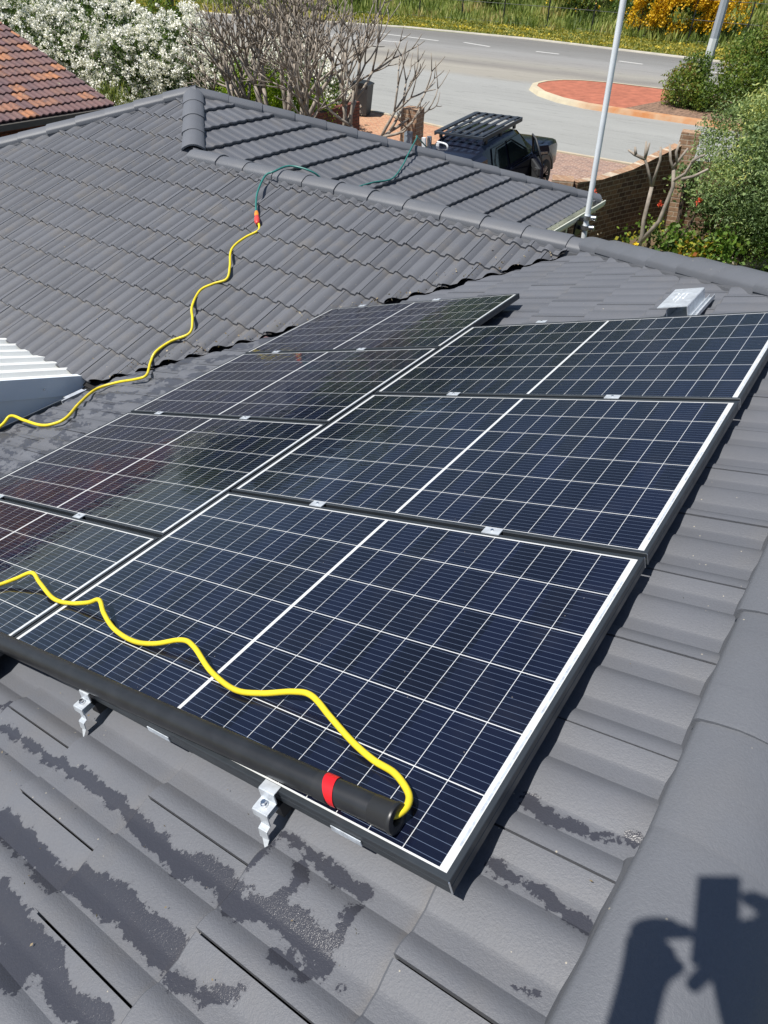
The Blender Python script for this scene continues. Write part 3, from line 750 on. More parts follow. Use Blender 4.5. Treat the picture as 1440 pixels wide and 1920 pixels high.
# ---------------------------------------------------------------- solar panels
PL, PW = 1.759, 1.038; CG, RG, OFF = .0126, .0200, -.3714
def make_panel():
    root = empty('solar_panel', (0, 0, 0), (0, -P, 0))
    mb = MB(); w_, t_ = .0125, .036
    # mitred frame: top lip, outer wall, bottom flange
    def bar(p0, p1, inn):
        p0 = Vector(p0); p1 = Vector(p1); inn = Vector(inn); al = (p1-p0).normalized()
        a0, a1 = p0, p1; b0 = p0 + inn*w_ + al*w_; b1 = p1 + inn*w_ - al*w_; dz = Vector((0, 0, -t_)); g = Vector((0, 0, -.0018))
        c0 = p0 + inn*.0012 + al*.0012; c1 = p1 + inn*.0012 - al*.0012
        mb.quad(c0, c1, b1, b0); mb.quad(b0, b1, b1+g, b0+g)
        s0 = a0 + Vector((0, 0, -.0012)); s1 = a1 + Vector((0, 0, -.0012))
        mb.quad(s0, s1, c1, c0)
        m0 = a0 + Vector((0, 0, -.016)); m1 = a1 + Vector((0, 0, -.016)); k0 = m0 + inn*.0015; k1 = m1 + inn*.0015
        l0 = a0 + Vector((0, 0, -.019)); l1 = a1 + Vector((0, 0, -.019))
        mb.quad(m0, m1, s1, s0); mb.quad(k0+Vector((0,0,-.001)), k1+Vector((0,0,-.001)), m1, m0); mb.quad(l0, l1, k1+Vector((0,0,-.001)), k0+Vector((0,0,-.001)))
        mb.quad(a0+dz, a1+dz, l1, l0)
        e0 = b0 + inn*.018 + al*.018 + dz; e1 = b1 + inn*.018 - al*.018 + dz; mb.quad(e0, e1, a1+dz, a0+dz)
        mb.quad(b0+g, b1+g, b1+dz, b0+dz)
    c = [(0, 0, 0), (PL, 0, 0), (PL, PW, 0), (0, PW, 0)]; ins = [(0, 1, 0), (-1, 0, 0), (0, -1, 0), (1, 0, 0)]
    for i in range(4): bar(c[i], c[(i+1) % 4], ins[i])
    fr = mb.build('frame', M_FRAME, root)
    for (x, y) in ((0, 0), (PL, 0), (PL, PW), (0, PW)):
        mb = MB(); mb.box((x + (.0002 if x else -.0002), y + (.0002 if y else -.0002), -.018), (.0024, .0024, .034)); mb.build('corner_joint', M_ALU, fr)
    mb = MB(); z = -.0022; a = .006
    mb.quad((a, a, z), (PL-a, a, z), (PL-a, PW-a, z), (a, PW-a, z)); mb.quad((a, PW-a, z-.004), (PL-a, PW-a, z-.004), (PL-a, a, z-.004), (a, a, z-.004))
    gl = mb.build('glass', M_CELL, root)
    mb = MB()
    for y0_, ln_ in ((.07, .30), (.42, .20), (.70, .22)):
        mb.box((PL-.0185, y0_+ln_/2, z+.0003), (.005, ln_, .0004))
    mb.build('barcode_label', M_STICK, gl)
    return root
panel0 = make_panel()
PAN = {'A': (0, 0, 'solar panel in the near row under the black pole and red tape'), 'B': (0, 1, 'middle solar panel of the right hand column beside the ridge'),
       'C': (0, 2, 'farthest solar panel of the right hand column, next to the galvanised bracket'), 'D': (1, 0, 'left near solar panel crossed by the start of the yellow hose'),
       'E': (1, 1, 'second panel of the left column, reflecting the red roof'), 'F': (1, 2, 'third panel of the left column above the one reflecting the red roof'),
       'G': (1, 3, 'farthest and topmost panel of the left column by the valley')}
for i, (k, (c, r, lab)) in enumerate(PAN.items()):
    o = panel0 if i == 0 else copy_tree(panel0)
    u = 0 if c == 0 else -PL-CG; v = (0 if c == 0 else OFF) + r*(PW+RG)
    o.location = uvn(u + rnd.uniform(-.002, .002), v, rnd.uniform(-.001, .001)); tag(o, lab, 'solar panel', 'solar panels on the near roof slope')
ROTP = Matrix.Rotation(-P, 3, 'Y')
def MT(u, v, h=0): return Matrix.Translation(uvn(u, v, h)) @ ROTP.to_4x4()
# rails
for u, v0, v1, lab in ((.535, .0, 3.22, 'black mounting rail under the lower half of the right hand panels'), (1.29, .0, 3.22, 'black mounting rail under the upper half of the right hand panels'),
                       (-.63, -.38, 3.92, 'black mounting rail under the upper half of the left hand panels'), (-1.44, -.38, 3.92, 'black mounting rail under the lower half of the left hand panels')):
    mb = MB(); mb.prism([(-.02, -.038), (-.006, -.038), (-.006, -.048), (.006, -.048), (.006, -.038), (.02, -.038), (.02, -.078), (-.02, -.078)], v0, v1)
    o = mb.build('mounting_rail', M_RAIL); o.matrix_world = MT(u, 0); tag(o, lab, 'rail', 'rails under the solar panels')
# mid clamps between rows
mb = MB(); mb.box((0, 0, .0022), (.062, .034, .0035)); mb.box((0, -.006, -.012), (.05, .004, .026)); 
cl0 = empty('panel_clamp', (0, 0, 0), (0, -P, 0)); mb.build('plate', M_GALV, cl0)
mb = MB(); mb.tube([(0, 0, .003), (0, 0, .008)], .0055, 6); mb.build('bolt', M_STEEL, cl0)
CL = [(.522, 1.048, 'small clamp between the two nearest right hand panels, lower rail'), (1.282, 1.048, 'small clamp between the two nearest right hand panels, upper rail'),
      (.50, 2.106, 'silver clamp at the lower left of the farthest right hand panel'), (1.28, 2.106, 'silver clamp at the lower middle of the farthest right hand panel'),
      (.47, 3.168, 'silver clamp on the far edge of the right hand column'),
      (-.64, .678, 'silver clamp on the gap above the nearest left hand panel'), (-1.455, .678, 'silver clamp at the left edge of the photo'),
      (-.63, 1.734, 'silver clamp between second and third left hand panels, upper rail'), (-1.44, 1.734, 'silver clamp between second and third left hand panels, lower rail'),
      (-.62, 2.792, 'silver clamp under the topmost left panel, upper rail'), (-1.42, 2.792, 'silver clamp under the topmost left panel, lower rail'),
      (-.70, 3.845, 'silver clamp on the far edge of the topmost left panel, upper one'), (-1.43, 3.845, 'silver clamp on the far edge of the topmost left panel, lower one')]
for i, (u, v, lab) in enumerate(CL):
    o = cl0 if i == 0 else copy_tree(cl0); o.location = uvn(u, v+.0, 0); tag(o, lab, 'clamp', 'clamps between the solar panels')
# end clamps with tile hooks
def end_clamp():
    root = empty('end_bracket', (0, 0, 0), (0, -P, 0)); W2 = .024
    def plate(pts, th=.003, w2=W2):
        m_ = MB(); n_ = len(pts); i0 = 0
        for x in (-w2, w2):
            for (y, z) in pts: m_.vert((x, y, z))
            for (y, z) in pts: m_.vert((x, y-th, z-th*.6))
        N4 = 2*n_
        for k in range(n_-1):
            m_.face((k, k+1, N4+k+1, N4+k)); m_.face((n_+k, N4+n_+k, N4+n_+k+1, n_+k+1))
            for b in (0, N4): m_.face((b+k, b+n_+k, b+n_+k+1, b+k+1))
        m_.face((0, N4, N4+n_, n_)); m_.face((n_-1, 2*n_-1, N4+2*n_-1, N4+n_-1)); return m_
    plate([(.010, .004), (-.012, .004), (-.014, -.022), (-.045, -.024), (-.047, -.040)]).build('clamp_plate', M_GALV, root)
    b = MB(); b.tube([(0, -.029, -.022), (0, -.029, -.017)], .0085, 12); b.tube([(0, -.029, -.017), (0, -.029, -.011)], .0065, 6); b.build('bolt', M_STEEL, root)
    plate([(-.008, -.046), (-.042, -.048), (-.044, -.066), (-.056, -.070), (-.060, -.092)], .003, .014).build('tile_hook', M_GALV, root)
    b = MB(); b.tri((-.012, -.058, -.090), (.016, -.062, -.090), (.013, -.080, -.112)); b.tri((-.012, -.0585, -.0905), (.013, -.0805, -.1125), (.016, -.0625, -.0905)); b.build('hook_tip', M_GALV, root)
    b = MB(); b.box((.0, .02, -.060), (.036, .06, .036)); b.build('rail_end', M_RAIL, root)
    return root
e0 = end_clamp()
for i, (u, v, lab) in enumerate(((.540, 0, 'bolted steel end bracket below the middle of the black pole'), (1.300, 0, 'bolted steel end bracket nearest the red tape'))):
    o = e0 if i == 0 else copy_tree(e0); o.location = uvn(u, v, 0); tag(o, lab, 'bracket', 'end brackets on the near panel edge')
# silver joiners on the near frame edge
for u0_, u1_, lab in ((1.470, 1.550, 'silver joiner plate on the frame below the pole end'), (.822, .915, 'silver joiner plate between the two end brackets')):
    mb = MB(); mb.box(((u0_+u1_)/2, -.0022, -.027), (u1_-u0_, .0022, .015)); o = mb.build('joiner_plate', M_STICK); o.matrix_world = MT(0, 0); tag(o, lab, 'joiner plate', 'joiner plates on the panel edge')
# ---------------------------------------------------------------- black pole on the near panel
pole = empty('telescopic_pole', tuple(uvn(.9, .015, 0)), None, 'long black carbon pole with a red tape band lying along the lower panel edge', 'pole')
pa_ = uvn(1.622, .047, .0305); pb_ = uvn(-1.1, -.048, .0305); dirp = (pb_-pa_).normalized()
zz = Vector((0, 0, 1)); sd = dirp.cross(NN).normalized(); upp = sd.cross(dirp)
MP = Matrix.Translation(pa_) @ Matrix((dirp, sd, upp)).transposed().to_4x4()
def pl_part(name, prof2, mat, n=40, hole=False):
    mb = MB(); rws = []
    for (x, r) in prof2: rws.append([mb.vert((x, r*math.cos(2*math.pi*q/n), r*math.sin(2*math.pi*q/n))) for q in range(n)])
    for r0, r1 in zip(rws, rws[1:]):
        for q in range(n): mb.face((r0[q], r0[(q+1) % n], r1[(q+1) % n], r1[q]))
    o = mb.build(name, mat, pole, smooth=True, angle=40); o.matrix_parent_inverse = Matrix.Translation(-pole.location); o.matrix_basis = MP; return o
pl_part('tube', [(.055, .0275), (.165, .0275), (.1652, .0262), (.1655, .0262)] + [(.166+.08*k, .0282) for k in range(1, 33)], M_POLE)
pl_part('end_cap', [(0.010, .012), (.002, .014), (0, .022), (.001, .0295), (.004, .0310), (.009, .0310), (.012, .0292), (.056, .0288), (.058, .0275)], M_BLACK)
pl_part('joint_sleeve', [(.163, .0282), (.1635, .0290), (.200, .0290), (.2005, .0282)], M_BLACK)
mb = MB(); n = 48
r0 = []; r1 = []
for q in range(n):
    an = 2*math.pi*q/n; sh = .012*math.cos(an-.6); wd_ = .0105+.005*math.cos(an-1.2)
    r0.append(mb.vert((.158+sh-wd_, .0291*math.cos(an), .0291*math.sin(an)))); r1.append(mb.vert((.158+sh+wd_, .0291*math.cos(an), .0291*math.sin(an))))
for q in range(n): mb.face((r0[q], r0[(q+1) % n], r1[(q+1) % n], r1[q]))
o = mb.build('tape_band', M_TAPE, pole, smooth=True, label='red tape wrapped round the pole'); o.matrix_parent_inverse = Matrix.Translation(-pole.location); o.matrix_basis = MP
# ---------------------------------------------------------------- hoses
def hose(name, pts, r, mat, lab, n=10, sub=8):
    mb = MB(); mb.tube(catmull(pts, sub), r, n); o = mb.build(name, mat, None, smooth=True); return tag(o, lab, 'hose')
cab = [(-160,1150,.02),(-60,1115,.01),(0,1096,.010),(30,1085,.025),(60,1074,.045),(75,1093,.040),(100,1122,.018),(130,1131,.008),(165,1130,.03),(186,1125,.045),(195,1150,.04),(215,1180,.018),(250,1202,.008),(290,1207,.012),(340,1200,.035),(364,1213,.038),(395,1258,.02),(440,1293,.009),(490,1300,.014),(550,1297,.034),(585,1305,.038),(620,1345,.03),(660,1390,.014),(700,1425,.010),(740,1450,.014),(765,1485,.02),(765,1508,.026),(750,1524,.030),(733,1530,.031),(712,1534,.031)]
hose('yellow_hose', [onN(x, y, h+.002) for x, y, h in cab], .0078, M_HOSEY, 'yellow hose curling over the near panels into the end of the black pole')
rc = [(-60,840,-.03),(0,800,0.02),(20,780,.06),(45,788,.04),(75,797,0),(100,795,-.01),(125,783,0),(150,755,0),(180,730,0),(220,717,0),(255,711,.01),(275,703,.02)]
rl = [(282,680,.05),(292,660,.05),(320,640,.03),(355,625,.03),(361,600,.06),(360,575,.06),(375,545,.04),(400,532,.03),(425,523,.03),(431,500,.06),(432,475,.06),(440,460,.05),(460,445,.03),(483,433,.03),(486,424,.035),(483,414,.04)]
hose('yellow_hose', [onN(x, y, HR+.045+h) for x, y, h in rc] + [onL(x, y, h) for x, y, h in rl], .0115, M_HOSEY, 'yellow hose snaking down the tiles from the orange connector to the patio roof')
gr = [onL(481, 404, .045), onL(480, 385, .06), onL(483, 360, .09), onL(497, 330, .10)]
r_top = Vector((-3.70, 5.50, -.04)); 
zW = lambda y: zL(YR) - (y-YR)*TP
gr += [onL(513, 322, .12), Vector((-3.60, 5.56, -.052)), Vector((-3.36, 5.66, -.095)), Vector((-3.3, 5.85, zW(5.85)+.016)), Vector((-3.4, 6.3, zW(6.3)+.012)), Vector((-3.62, 6.7, zW(6.7)+.014))]
nG = Vector((SP, 0, CP)); hG = nG.dot(Vector((PX, PY, ZP)))
g2 = [hit(x, y, nG, hG+h) for x, y, h in ((668, 352, .03), (700, 342, .04), (735, 335, .06), (755, 310, .06), (765, 290, .10))]
g2 += [Vector((-4.12, 8.90, g2[-1].z+.10)), Vector((-4.3, 9.2, g2[-1].z+.05)), Vector((-4.5, 9.8, g2[-1].z-.2))]
hose('green_hose', gr + g2, .0105, M_HOSEG, 'green garden hose looping over the low ridge and away over the street hip')
cn = empty('hose_connector', tuple(onL(482, 410, .045)), None, 'orange and red snap connector joining the green and yellow hoses', 'hose connector')
c0 = onL(482, 412, .045); c1 = onL(481, 399, .045); cdv = (c1-c0)
def inp(o): o.matrix_parent_inverse = Matrix.Translation(-cn.location); return o
mb = MB(); mb.tube([c0+cdv*.45, c0+cdv*.75, c0+cdv*1.1], [.021, .025, .019], 12); inp(mb.build('orange_collar', M_ORANGE, cn, smooth=True, angle=40))
mb = MB(); mb.tube([c0-cdv*.55, c0-cdv*.35, c0+cdv*.1, c0+cdv*.44], [.016, .027, .029, .022], 12); inp(mb.build('red_body', M_REDP, cn, smooth=True, angle=40))
# ---------------------------------------------------------------- galvanised bracket box on the roof
bx = empty('roof_vent_box', tuple(uvn(1.14, 3.54, -.1)), None, 'galvanised steel box bracket standing on the tiles beyond the farthest panel', 'steel bracket')
def pbx(mb_, name, mat):
    o = mb_.build(name, mat, bx); o.matrix_parent_inverse = Matrix.Translation(-bx.location); o.matrix_basis = MT(0, 0); return o
mb = MB(); mb.box((1.142, 3.545, -.0205), (.158, .342, .003)); pbx(mb, 'lid', M_GALV)
mb = MB(); mb.box((1.222, 3.545, -.055), (.003, .342, .066)); mb.box((1.105, 3.55, -.066), (.003, .30, .045)); pbx(mb, 'side_web', M_GALV)
mb = MB(); mb.box((1.168, 3.55, -.0905), (.13, .30, .003)); mb.box((1.247, 3.56, -.0875), (.047, .36, .003)); mb.box((1.244, 3.56, -.078), (.003, .36, .02)); mb.box((1.27, 3.56, -.078), (.003, .36, .02)); pbx(mb, 'base_flange', M_GALV)
mb = MB()
for row, (x0_, n1) in enumerate(((1.112, 7), (1.135, 9), (1.158, 6))):
    for k in range(n1):
        ln_ = rnd.uniform(.006, .012); y_ = 3.62 - k*.019
        mb.box((x0_ + rnd.uniform(-.002, .002), y_, -.0187), (rnd.uniform(.004, .011), ln_, .0008))
pbx(mb, 'stamped_glints', M_WHITE)  # raised stamp strokes; white paint stands in for their wet highlights
# ---------------------------------------------------------------- roof mast at the street corner
mast = empty('roof_mast', (-1.72, 10.08, -2.6), None, 'tall galvanised pipe mast clamped to the corner of the street side eave', 'mast')
Mi = Matrix.Translation(-mast.location)
def mp_(o): o.matrix_parent_inverse = Mi; return o
pb0 = Vector((-1.74, 9.95, -2.3)); ptop = None
for k in range(60):                                       # far end on the measured line of the pipe
    pass
d0 = zpl(1112, 400, -1.30); P1 = Vector((-1.72, 9.95, -1.25))
PTOP = Vector((-1.90, 9.95, 2.6))
mb = MB(); mb.tube([Vector((-1.68, 9.95, -2.2)), PTOP], .040, 14); mp_(mb.build('pipe', M_PIPE, mast, smooth=True, angle=40))
for zc in (-1.20, -1.34):
    mb = MB()
    c_ = Vector((-1.715, 9.95, zc)); mb.tube([c_+Vector((0, 0, -.03)), c_+Vector((0, 0, .03))], .062, 12)
    mb.tube([c_+Vector((.03, 0, 0)), c_+Vector((.13, 0, .01))], .035, 10)
    mp_(mb.build('clamp', M_SILVER, mast, smooth=True, angle=40))
mb = MB()
for zc in (-1.24, -1.36): mb.box((-1.80, 9.95, zc), (.12, .05, .05))
mb.box((-1.84, 9.95, -1.36), (.03, .22, .24)); mp_(mb.build('bracket', M_BLACK, mast))
# ---------------------------------------------------------------- vegetation helpers
def leafquad(mb, p, sz, up=None, asp=.55):
    a = Vector((rnd.gauss(0, 1), rnd.gauss(0, 1), rnd.gauss(0, 1))).normalized()
    b = a.cross(Vector((rnd.gauss(0, 1), rnd.gauss(0, 1), rnd.gauss(0, 1)))).normalized()
    if up is not None: a = (a*.6 + up).normalized(); b = (b - a*b.dot(a)).normalized()
    a = a*sz; b = b*sz*asp
    i = len(mb.v); mb.v += [tuple(p-a*.5), tuple(p-b*.5+a*.05), tuple(p+a*.5), tuple(p+b*.5+a*.05)]; mb.face((i, i+1, i+2, i+3))
def blob_pts(centers, n, shell=.6, seed=0):
    """points in lumpy clusters spread through several ellipsoids"""
    out = []
    tot = sum(r[0]*r[1]*r[2] for _, r in centers)**.67
    wts = [(r[0]*r[1]*r[2])**.67 for _, r in centers]; s_ = sum(wts)
    for (c, r), w_ in zip(centers, wts):
        for _ in range(int(n*w_/s_)):
            d = Vector((rnd.gauss(0, 1), rnd.gauss(0, 1), rnd.gauss(0, 1))).normalized()
            nz = noise.noise(Vector(c) + d*1.7)*.35 + noise.noise(Vector(c) + d*4.1)*.18
            rad = (shell + (1-shell)*rnd.random()**.7)*(1+nz)
            out.append((Vector(c) + Vector((d.x*r[0], d.y*r[1], d.z*r[2]))*rad, d))
    return out
def foliage(name, centers, n, leaf, mat, parent=None, shell=.55, cl=4, spread=.09, asp=.55, zmin=None, up=None):
    mb = MB()
    for p, d in blob_pts(centers, n, shell):
        if zmin is not None and p.z < zmin: continue
        base = min(1, max(0, .45 + noise.noise(p*1.3)*.5 + rnd.uniform(-.2, .2)))
        for _ in range(cl):
            q = p + Vector((rnd.gauss(0, spread), rnd.gauss(0, spread), rnd.gauss(0, spread)))
            mb.val = min(1, max(0, base + rnd.uniform(-.2, .2)))
            leafquad(mb, q, leaf*rnd.uniform(.6, 1.3), up, asp)
    return mb.build(name, mat, parent)
def plant(name, loc, centers, n, leaf, mat, lab, cat='shrub', group=None, trunk=None, shell=.5, cl=4, spread=.09, asp=.55, up=None, barkm=None, stems=5):
    root = empty(name, loc, None, lab, cat, group); Ml = Matrix.Translation(-Vector(loc))
    o = foliage('foliage', centers, n, leaf, mat, root, shell, cl, spread, asp, zmin=loc[2], up=up); o.matrix_parent_inverse = Ml
    mb = MB()
    for k in range(stems):
        c, r = centers[k % len(centers)]; b = Vector(loc) + Vector((rnd.uniform(-.2, .2), rnd.uniform(-.2, .2), -.05))
        e = Vector(c) + Vector((rnd.uniform(-.4, .4)*r[0], rnd.uniform(-.4, .4)*r[1], r[2]*.4)); m_ = (b+e)/2 + Vector((rnd.uniform(-.15, .15), rnd.uniform(-.15, .15), 0))
        mb.tube([b, m_, e], [.05, .035, .012], 6)
    o = mb.build('trunk', barkm or M_BARKD, root); o.matrix_parent_inverse = Ml
    return root
def gp(x, y, h=0): return (x, y, gz(x, y)+h)
# ---- white flowering hedge shrubs
def flower_shrub(loc, centers, n, nf, lab):
    root = plant('flowering_shrub', loc, centers, n, .085, M_LDARK, lab, 'flowering shrub', 'white flowering shrubs beyond the roof', shell=.62, cl=5, spread=.11)
    mb = MB()
    for p, d in blob_pts(centers, nf, .95):
        if p.z < loc[2]+.3: continue
        if noise.noise(p*1.5) < -.32 or noise.noise(p*4.2+Vector((3, 1, 7))) < -.12: continue
        c = p + Vector((rnd.gauss(0, .06), rnd.gauss(0, .06), rnd.gauss(0, .06))) + d*.13
        v0 = rnd.uniform(.45, 1.0); sz = rnd.uniform(.8, 1.6)
        for _ in range(24):
            q = c + Vector((rnd.gauss(0, .036), rnd.gauss(0, .036), rnd.gauss(0, .030)))*sz; mb.val = min(1, max(0, v0+rnd.uniform(-.2, .2)))
            leafquad(mb, q, rnd.uniform(.04, .07), None, .9)
    o = mb.build('flowers', M_PETAL, root); o.matrix_parent_inverse = Matrix.Translation(-Vector(loc))
def cpts(lst): return [((x, y, gz(x, y)+h), r) for x, y, h, r in lst]
flower_shrub(gp(-23.5, 14.5), cpts([(-23.5, 14.5, 2.0, (1.9, 1.6, 1.75)), (-22.0, 15.3, 1.4, (1.5, 1.3, 1.5)), (-24.5, 16, 2.3, (1.4, 1.3, 1.3))]), 5000, 3900, 'white flowering shrub behind the red tiled roof')
flower_shrub(gp(-20.6, 16.2), cpts([(-20.9, 16.3, 1.7, (1.6, 1.4, 1.6)), (-19.5, 16.0, 1.2, (1.4, 1.2, 1.4)), (-20.4, 17.3, 1.9, (1.3, 1.2, 1.2))]), 4200, 3500, 'white flowering shrub in the middle of the hedge, left of the bare tree')
flower_shrub(gp(-17.8, 17.6), cpts([(-18.2, 17.2, 1.5, (1.5, 1.3, 1.55)), (-16.9, 17.5, 1.1, (1.2, 1.1, 1.3))]), 3200, 2700, 'white flowering shrub directly behind the left limbs of the bare tree')
flower_shrub(gp(-15.4, 19.4), cpts([(-15.6, 19.3, 1.2, (1.4, 1.1, 1.25)), (-14.2, 19.0, .9, (.9, .9, .9))]), 2400, 1900, 'small white flowering shrub between the bare tree and the wheelie bin')
plant('lime_shrub', gp(-14.4, 16.6), cpts([(-15.3, 16.6, 1.45, (.7, .6, .75)), (-14.4, 16.5, 1.35, (.9, .6, .8)), (-13.4, 16.6, 1.35, (.8, .6, .8)), (-12.7, 16.9, 1.1, (.6, .5, .6))]), 3200, .075, M_LGREEN, 'lime green shrub glowing behind the stems of the bare tree', cl=5)
plant('grassy_shrub', gp(-17.6, 13.6), cpts([(-17.6, 13.6, .8, (1.0, .8, 1.0)), (-16.6, 14.0, .6, (.9, .7, .8))]), 900, .16, M_LDRY, 'dry grassy clump at the foot of the white hedge above the ridge peak', cl=6, asp=.12, up=Vector((0, 0, 1.2)))
for i, (x, y, h, r, lab) in enumerate(((-31, 18, 2.3, 2.2, 'dark green tree at the top left corner of the photo'), (-29, 22.0, 2.0, 1.7, 'dark green bush behind the white hedge, second from the left corner'), (-25.5, 23.0, 1.3, 1.3, 'dark bush behind the white hedge beside the far trunk'))):
    plant('green_tree', gp(x, y), cpts([(x, y, h, (r, r*.9, r)), (x+1.1, y+.6, h*.7, (r*.7, r*.7, r*.7))]), 2600, .16, M_LDARK if i != 2 else M_LMIX, lab, 'tree', 'trees behind the hedge', cl=5)
for i, (x, y, h, lab) in enumerate(((-20.8, 22.6, .7, 'low rusty shrub on the verge just above the hedge, left one'), (-18.6, 23.2, .6, 'low rusty shrub on the verge above the hedge, right one'))):
    plant('verge_shrub', gp(x, y), cpts([(x, y, h, (.9, .6, h)), (x+.9, y+.2, h*.8, (.6, .5, h*.8))]), 500, .10, M_LMIX, lab, 'shrub', 'low shrubs on the verge', cl=5)
# street tree trunk behind hedge
tr = empty('street_tree', gp(-27.5, 24.2), None, 'brown twin trunk of a tree standing behind the hedge near the top edge', 'tree')
Ml = Matrix.Translation(-tr.location); b = tr.location.copy()
mb = MB(); mb.tube([b, b+Vector((.1, 0, 1.6)), b+Vector((-.5, 0, 3.2)), b+Vector((-1.0, .2, 5))], [.30, .24, .17, .1], 9)
mb.tube([b+Vector((.1, 0, .7)), b+Vector((.7, 0, 2.0)), b+Vector((1.0, .2, 4.6))], [.22, .18, .1], 9); o = mb.build('trunk', M_BARKD, tr, smooth=True); o.matrix_parent_inverse = Ml
o = foliage('crown', [((b.x-.6, b.y, b.z+6.2), (2.4, 2.2, 1.5)), ((b.x+1, b.y, b.z+6.6), (2, 2, 1.4))], 1500, .2, M_LDARK, tr, cl=5, spread=.15); o.matrix_parent_inverse = Ml
# ---- bare multi-stemmed tree
def branchy(mb, p, d, ln, r, depth, trop=.16, ang=(16, 36), kids=(2, 2, 2, 3)):
    seg = 3; pts = [p]; rr = [r]; q = p; dd = d.copy()
    r_end = r*.80
    for s_ in range(seg):
        dd = (dd + Vector((rnd.gauss(0, .09), rnd.gauss(0, .09), rnd.gauss(0, .05) + trop*.35))).normalized(); q = q + dd*ln/seg
        pts.append(q); rr.append(r + (r_end-r)*(s_+1)/seg)
    if depth == 0: rr[-1] = r_end*.75
    mb.tube(pts, rr, 7 if r > .03 else 5, cap=True)
    if depth == 0: return
    k = rnd.choice(kids); rot0 = rnd.uniform(0, 6.28)
    perp = dd.orthogonal().normalized()
    for i in range(k):
        a_ = R_(rnd.uniform(*ang)); az = rot0 + 6.28*i/k + rnd.uniform(-.4, .4)
        ax = Matrix.Rotation(az, 3, dd) @ perp; nd = (Matrix.Rotation(a_, 3, ax) @ dd).normalized()
        branchy(mb, q, nd, ln*rnd.uniform(.70, .92), r_end*rnd.uniform(.80, .96), depth-1, trop, ang, kids)
def bare_tree(name, loc, stems, lab, depth=5, r=.085, ln=.75, trop=.25, group=None):
    root = empty(name, loc, None, lab, 'tree', group); Ml = Matrix.Translation(-Vector(loc)); mt = MB(); mbb = MB()
    for dx, dy, l1 in stems:
        b = Vector(loc) + Vector((dx*.25, dy*.25, -.1)); d = Vector((dx, dy, 1.0)).normalized(); q = b + d*l1
        m_ = (b+q)/2 + Vector((rnd.uniform(-.05, .05), rnd.uniform(-.05, .05), 0))
        mt.tube([b, m_, q], [r*1.25, r*1.05, r*.9], 9)
        for i in range(3):
            nd = (d + Vector((rnd.gauss(0, .42), rnd.gauss(0, .42), .1))).normalized(); branchy(mbb, q, nd, ln*rnd.uniform(.8, 1.1), r*.68, depth-1, trop)
    o = mt.build('trunk', M_BARK, root, smooth=True); o.matrix_parent_inverse = Ml
    o = mbb.build('branches', M_BARK, root, smooth=True); o.matrix_parent_inverse = Ml
bare_tree('bare_tree', gp(-12.4, 15.2), [(-1.5, -.1, 1.1), (-1.0, .15, 1.25), (-.5, .1, 1.4), (-.1, .2, 1.4), (.3, .2, 1.35), (.75, -.1, 1.1)], 'large bare many stemmed tree with upswept grey twigs beyond the peak of the roof', depth=6, r=.100, ln=.86, trop=.20)
bare_tree('bare_tree', gp(-10.6, 15.1), [(.15, .1, 1.2), (.8, .25, 1.0)], 'slimmer bare tree leaning right beside the brick letterbox pillar', depth=5, r=.082, ln=.90, trop=.17)
# ---------------------------------------------------------------- brick walls, letterbox pillar, bin
def wall_run(name, pts, w, h, mat, lab, cat='wall', capm=None, hs=None):
    root = empty(name, gp(*pts[0]), None, lab, cat); Ml = Matrix.Translation(-root.location); mb = MB(); mc = MB()
    L_ = [Vector(p) for p in pts]; lo_, ro_ = [], []
    for i, p in enumerate(L_):
        d = (L_[min(i+1, len(L_)-1)] - L_[max(i-1, 0)]).normalized(); n_ = Vector((-d.y, d.x))*w/2; lo_.append(p+n_); ro_.append(p-n_)
    for i in range(len(L_)-1):
        a, b, c, d = lo_[i], lo_[i+1], ro_[i+1], ro_[i]
        h0 = hs[i] if hs else h; h1 = hs[i+1] if hs else h
        f = lambda p, hh: (p.x, p.y, gz(p.x, p.y)+hh)
        mb.quad(f(a, -.1), f(b, -.1), f(b, h1), f(a, h0)); mb.quad(f(c, -.1), f(d, -.1), f(d, h0), f(c, h1))
        mc.quad(f(a, h0+.002), f(b, h1+.002), f(c, h1+.002), f(d, h0+.002))
        if i == 0: mb.quad(f(a, -.1), f(d, -.1), f(d, h0), f(a, h0))
        if i == len(L_)-2: mb.quad(f(b, -.1), f(c, -.1), f(c, h1), f(b, h1))
    o = mb.build('brickwork', mat, root); o.matrix_parent_inverse = Ml
    o = mc.build('coping', capm or mat, root); o.matrix_parent_inverse = Ml
    return root
def pillar(name, x, y, s, h, mat, lab, rot=0.0):
    root = empty(name, gp(x, y), (0, 0, rot), lab, 'brick pillar'); mb = MB(); k = int(h/.1)
    for i in range(k):
        jx, jy = rnd.uniform(-.006, .006), rnd.uniform(-.006, .006)
        mb.box((jx, jy, .05+i*.1), (s*(1-.003*(i % 2)), s*(1-.003*((i+1) % 2)), .0985))
    mb.build('brickwork', mat, root); return root
wl = [onG(*a, 1.55) for a in ((1075, 345), (1103, 335), (1150, 322), (1200, 310), (1245, 296))]
wl2 = [(-3.5, 13.9), (-3.28, 14.7), (-3.0, 15.7), (-2.72, 16.5), (-2.45, 17.05)]
wall_run('curved_brick_wall', wl2, .22, 1.6, M_BRICK, 'curved brown brick garden wall in shade behind the mast', hs=[1.5, 1.42, 1.45, 1.6, 1.75], capm=M_BRICKT)
wall_run('garden_wall', [(-2.3, 17.3), (-.8, 17.7), (2.5, 18.2)], .22, 1.4, M_BRICK, 'straight brown brick wall running behind the large olive bush')
pillar('brick_pier', -3.62, 13.62, .42, 1.62, M_BRICKT, 'squat tan brick pier at the left end of the curved wall', .4)
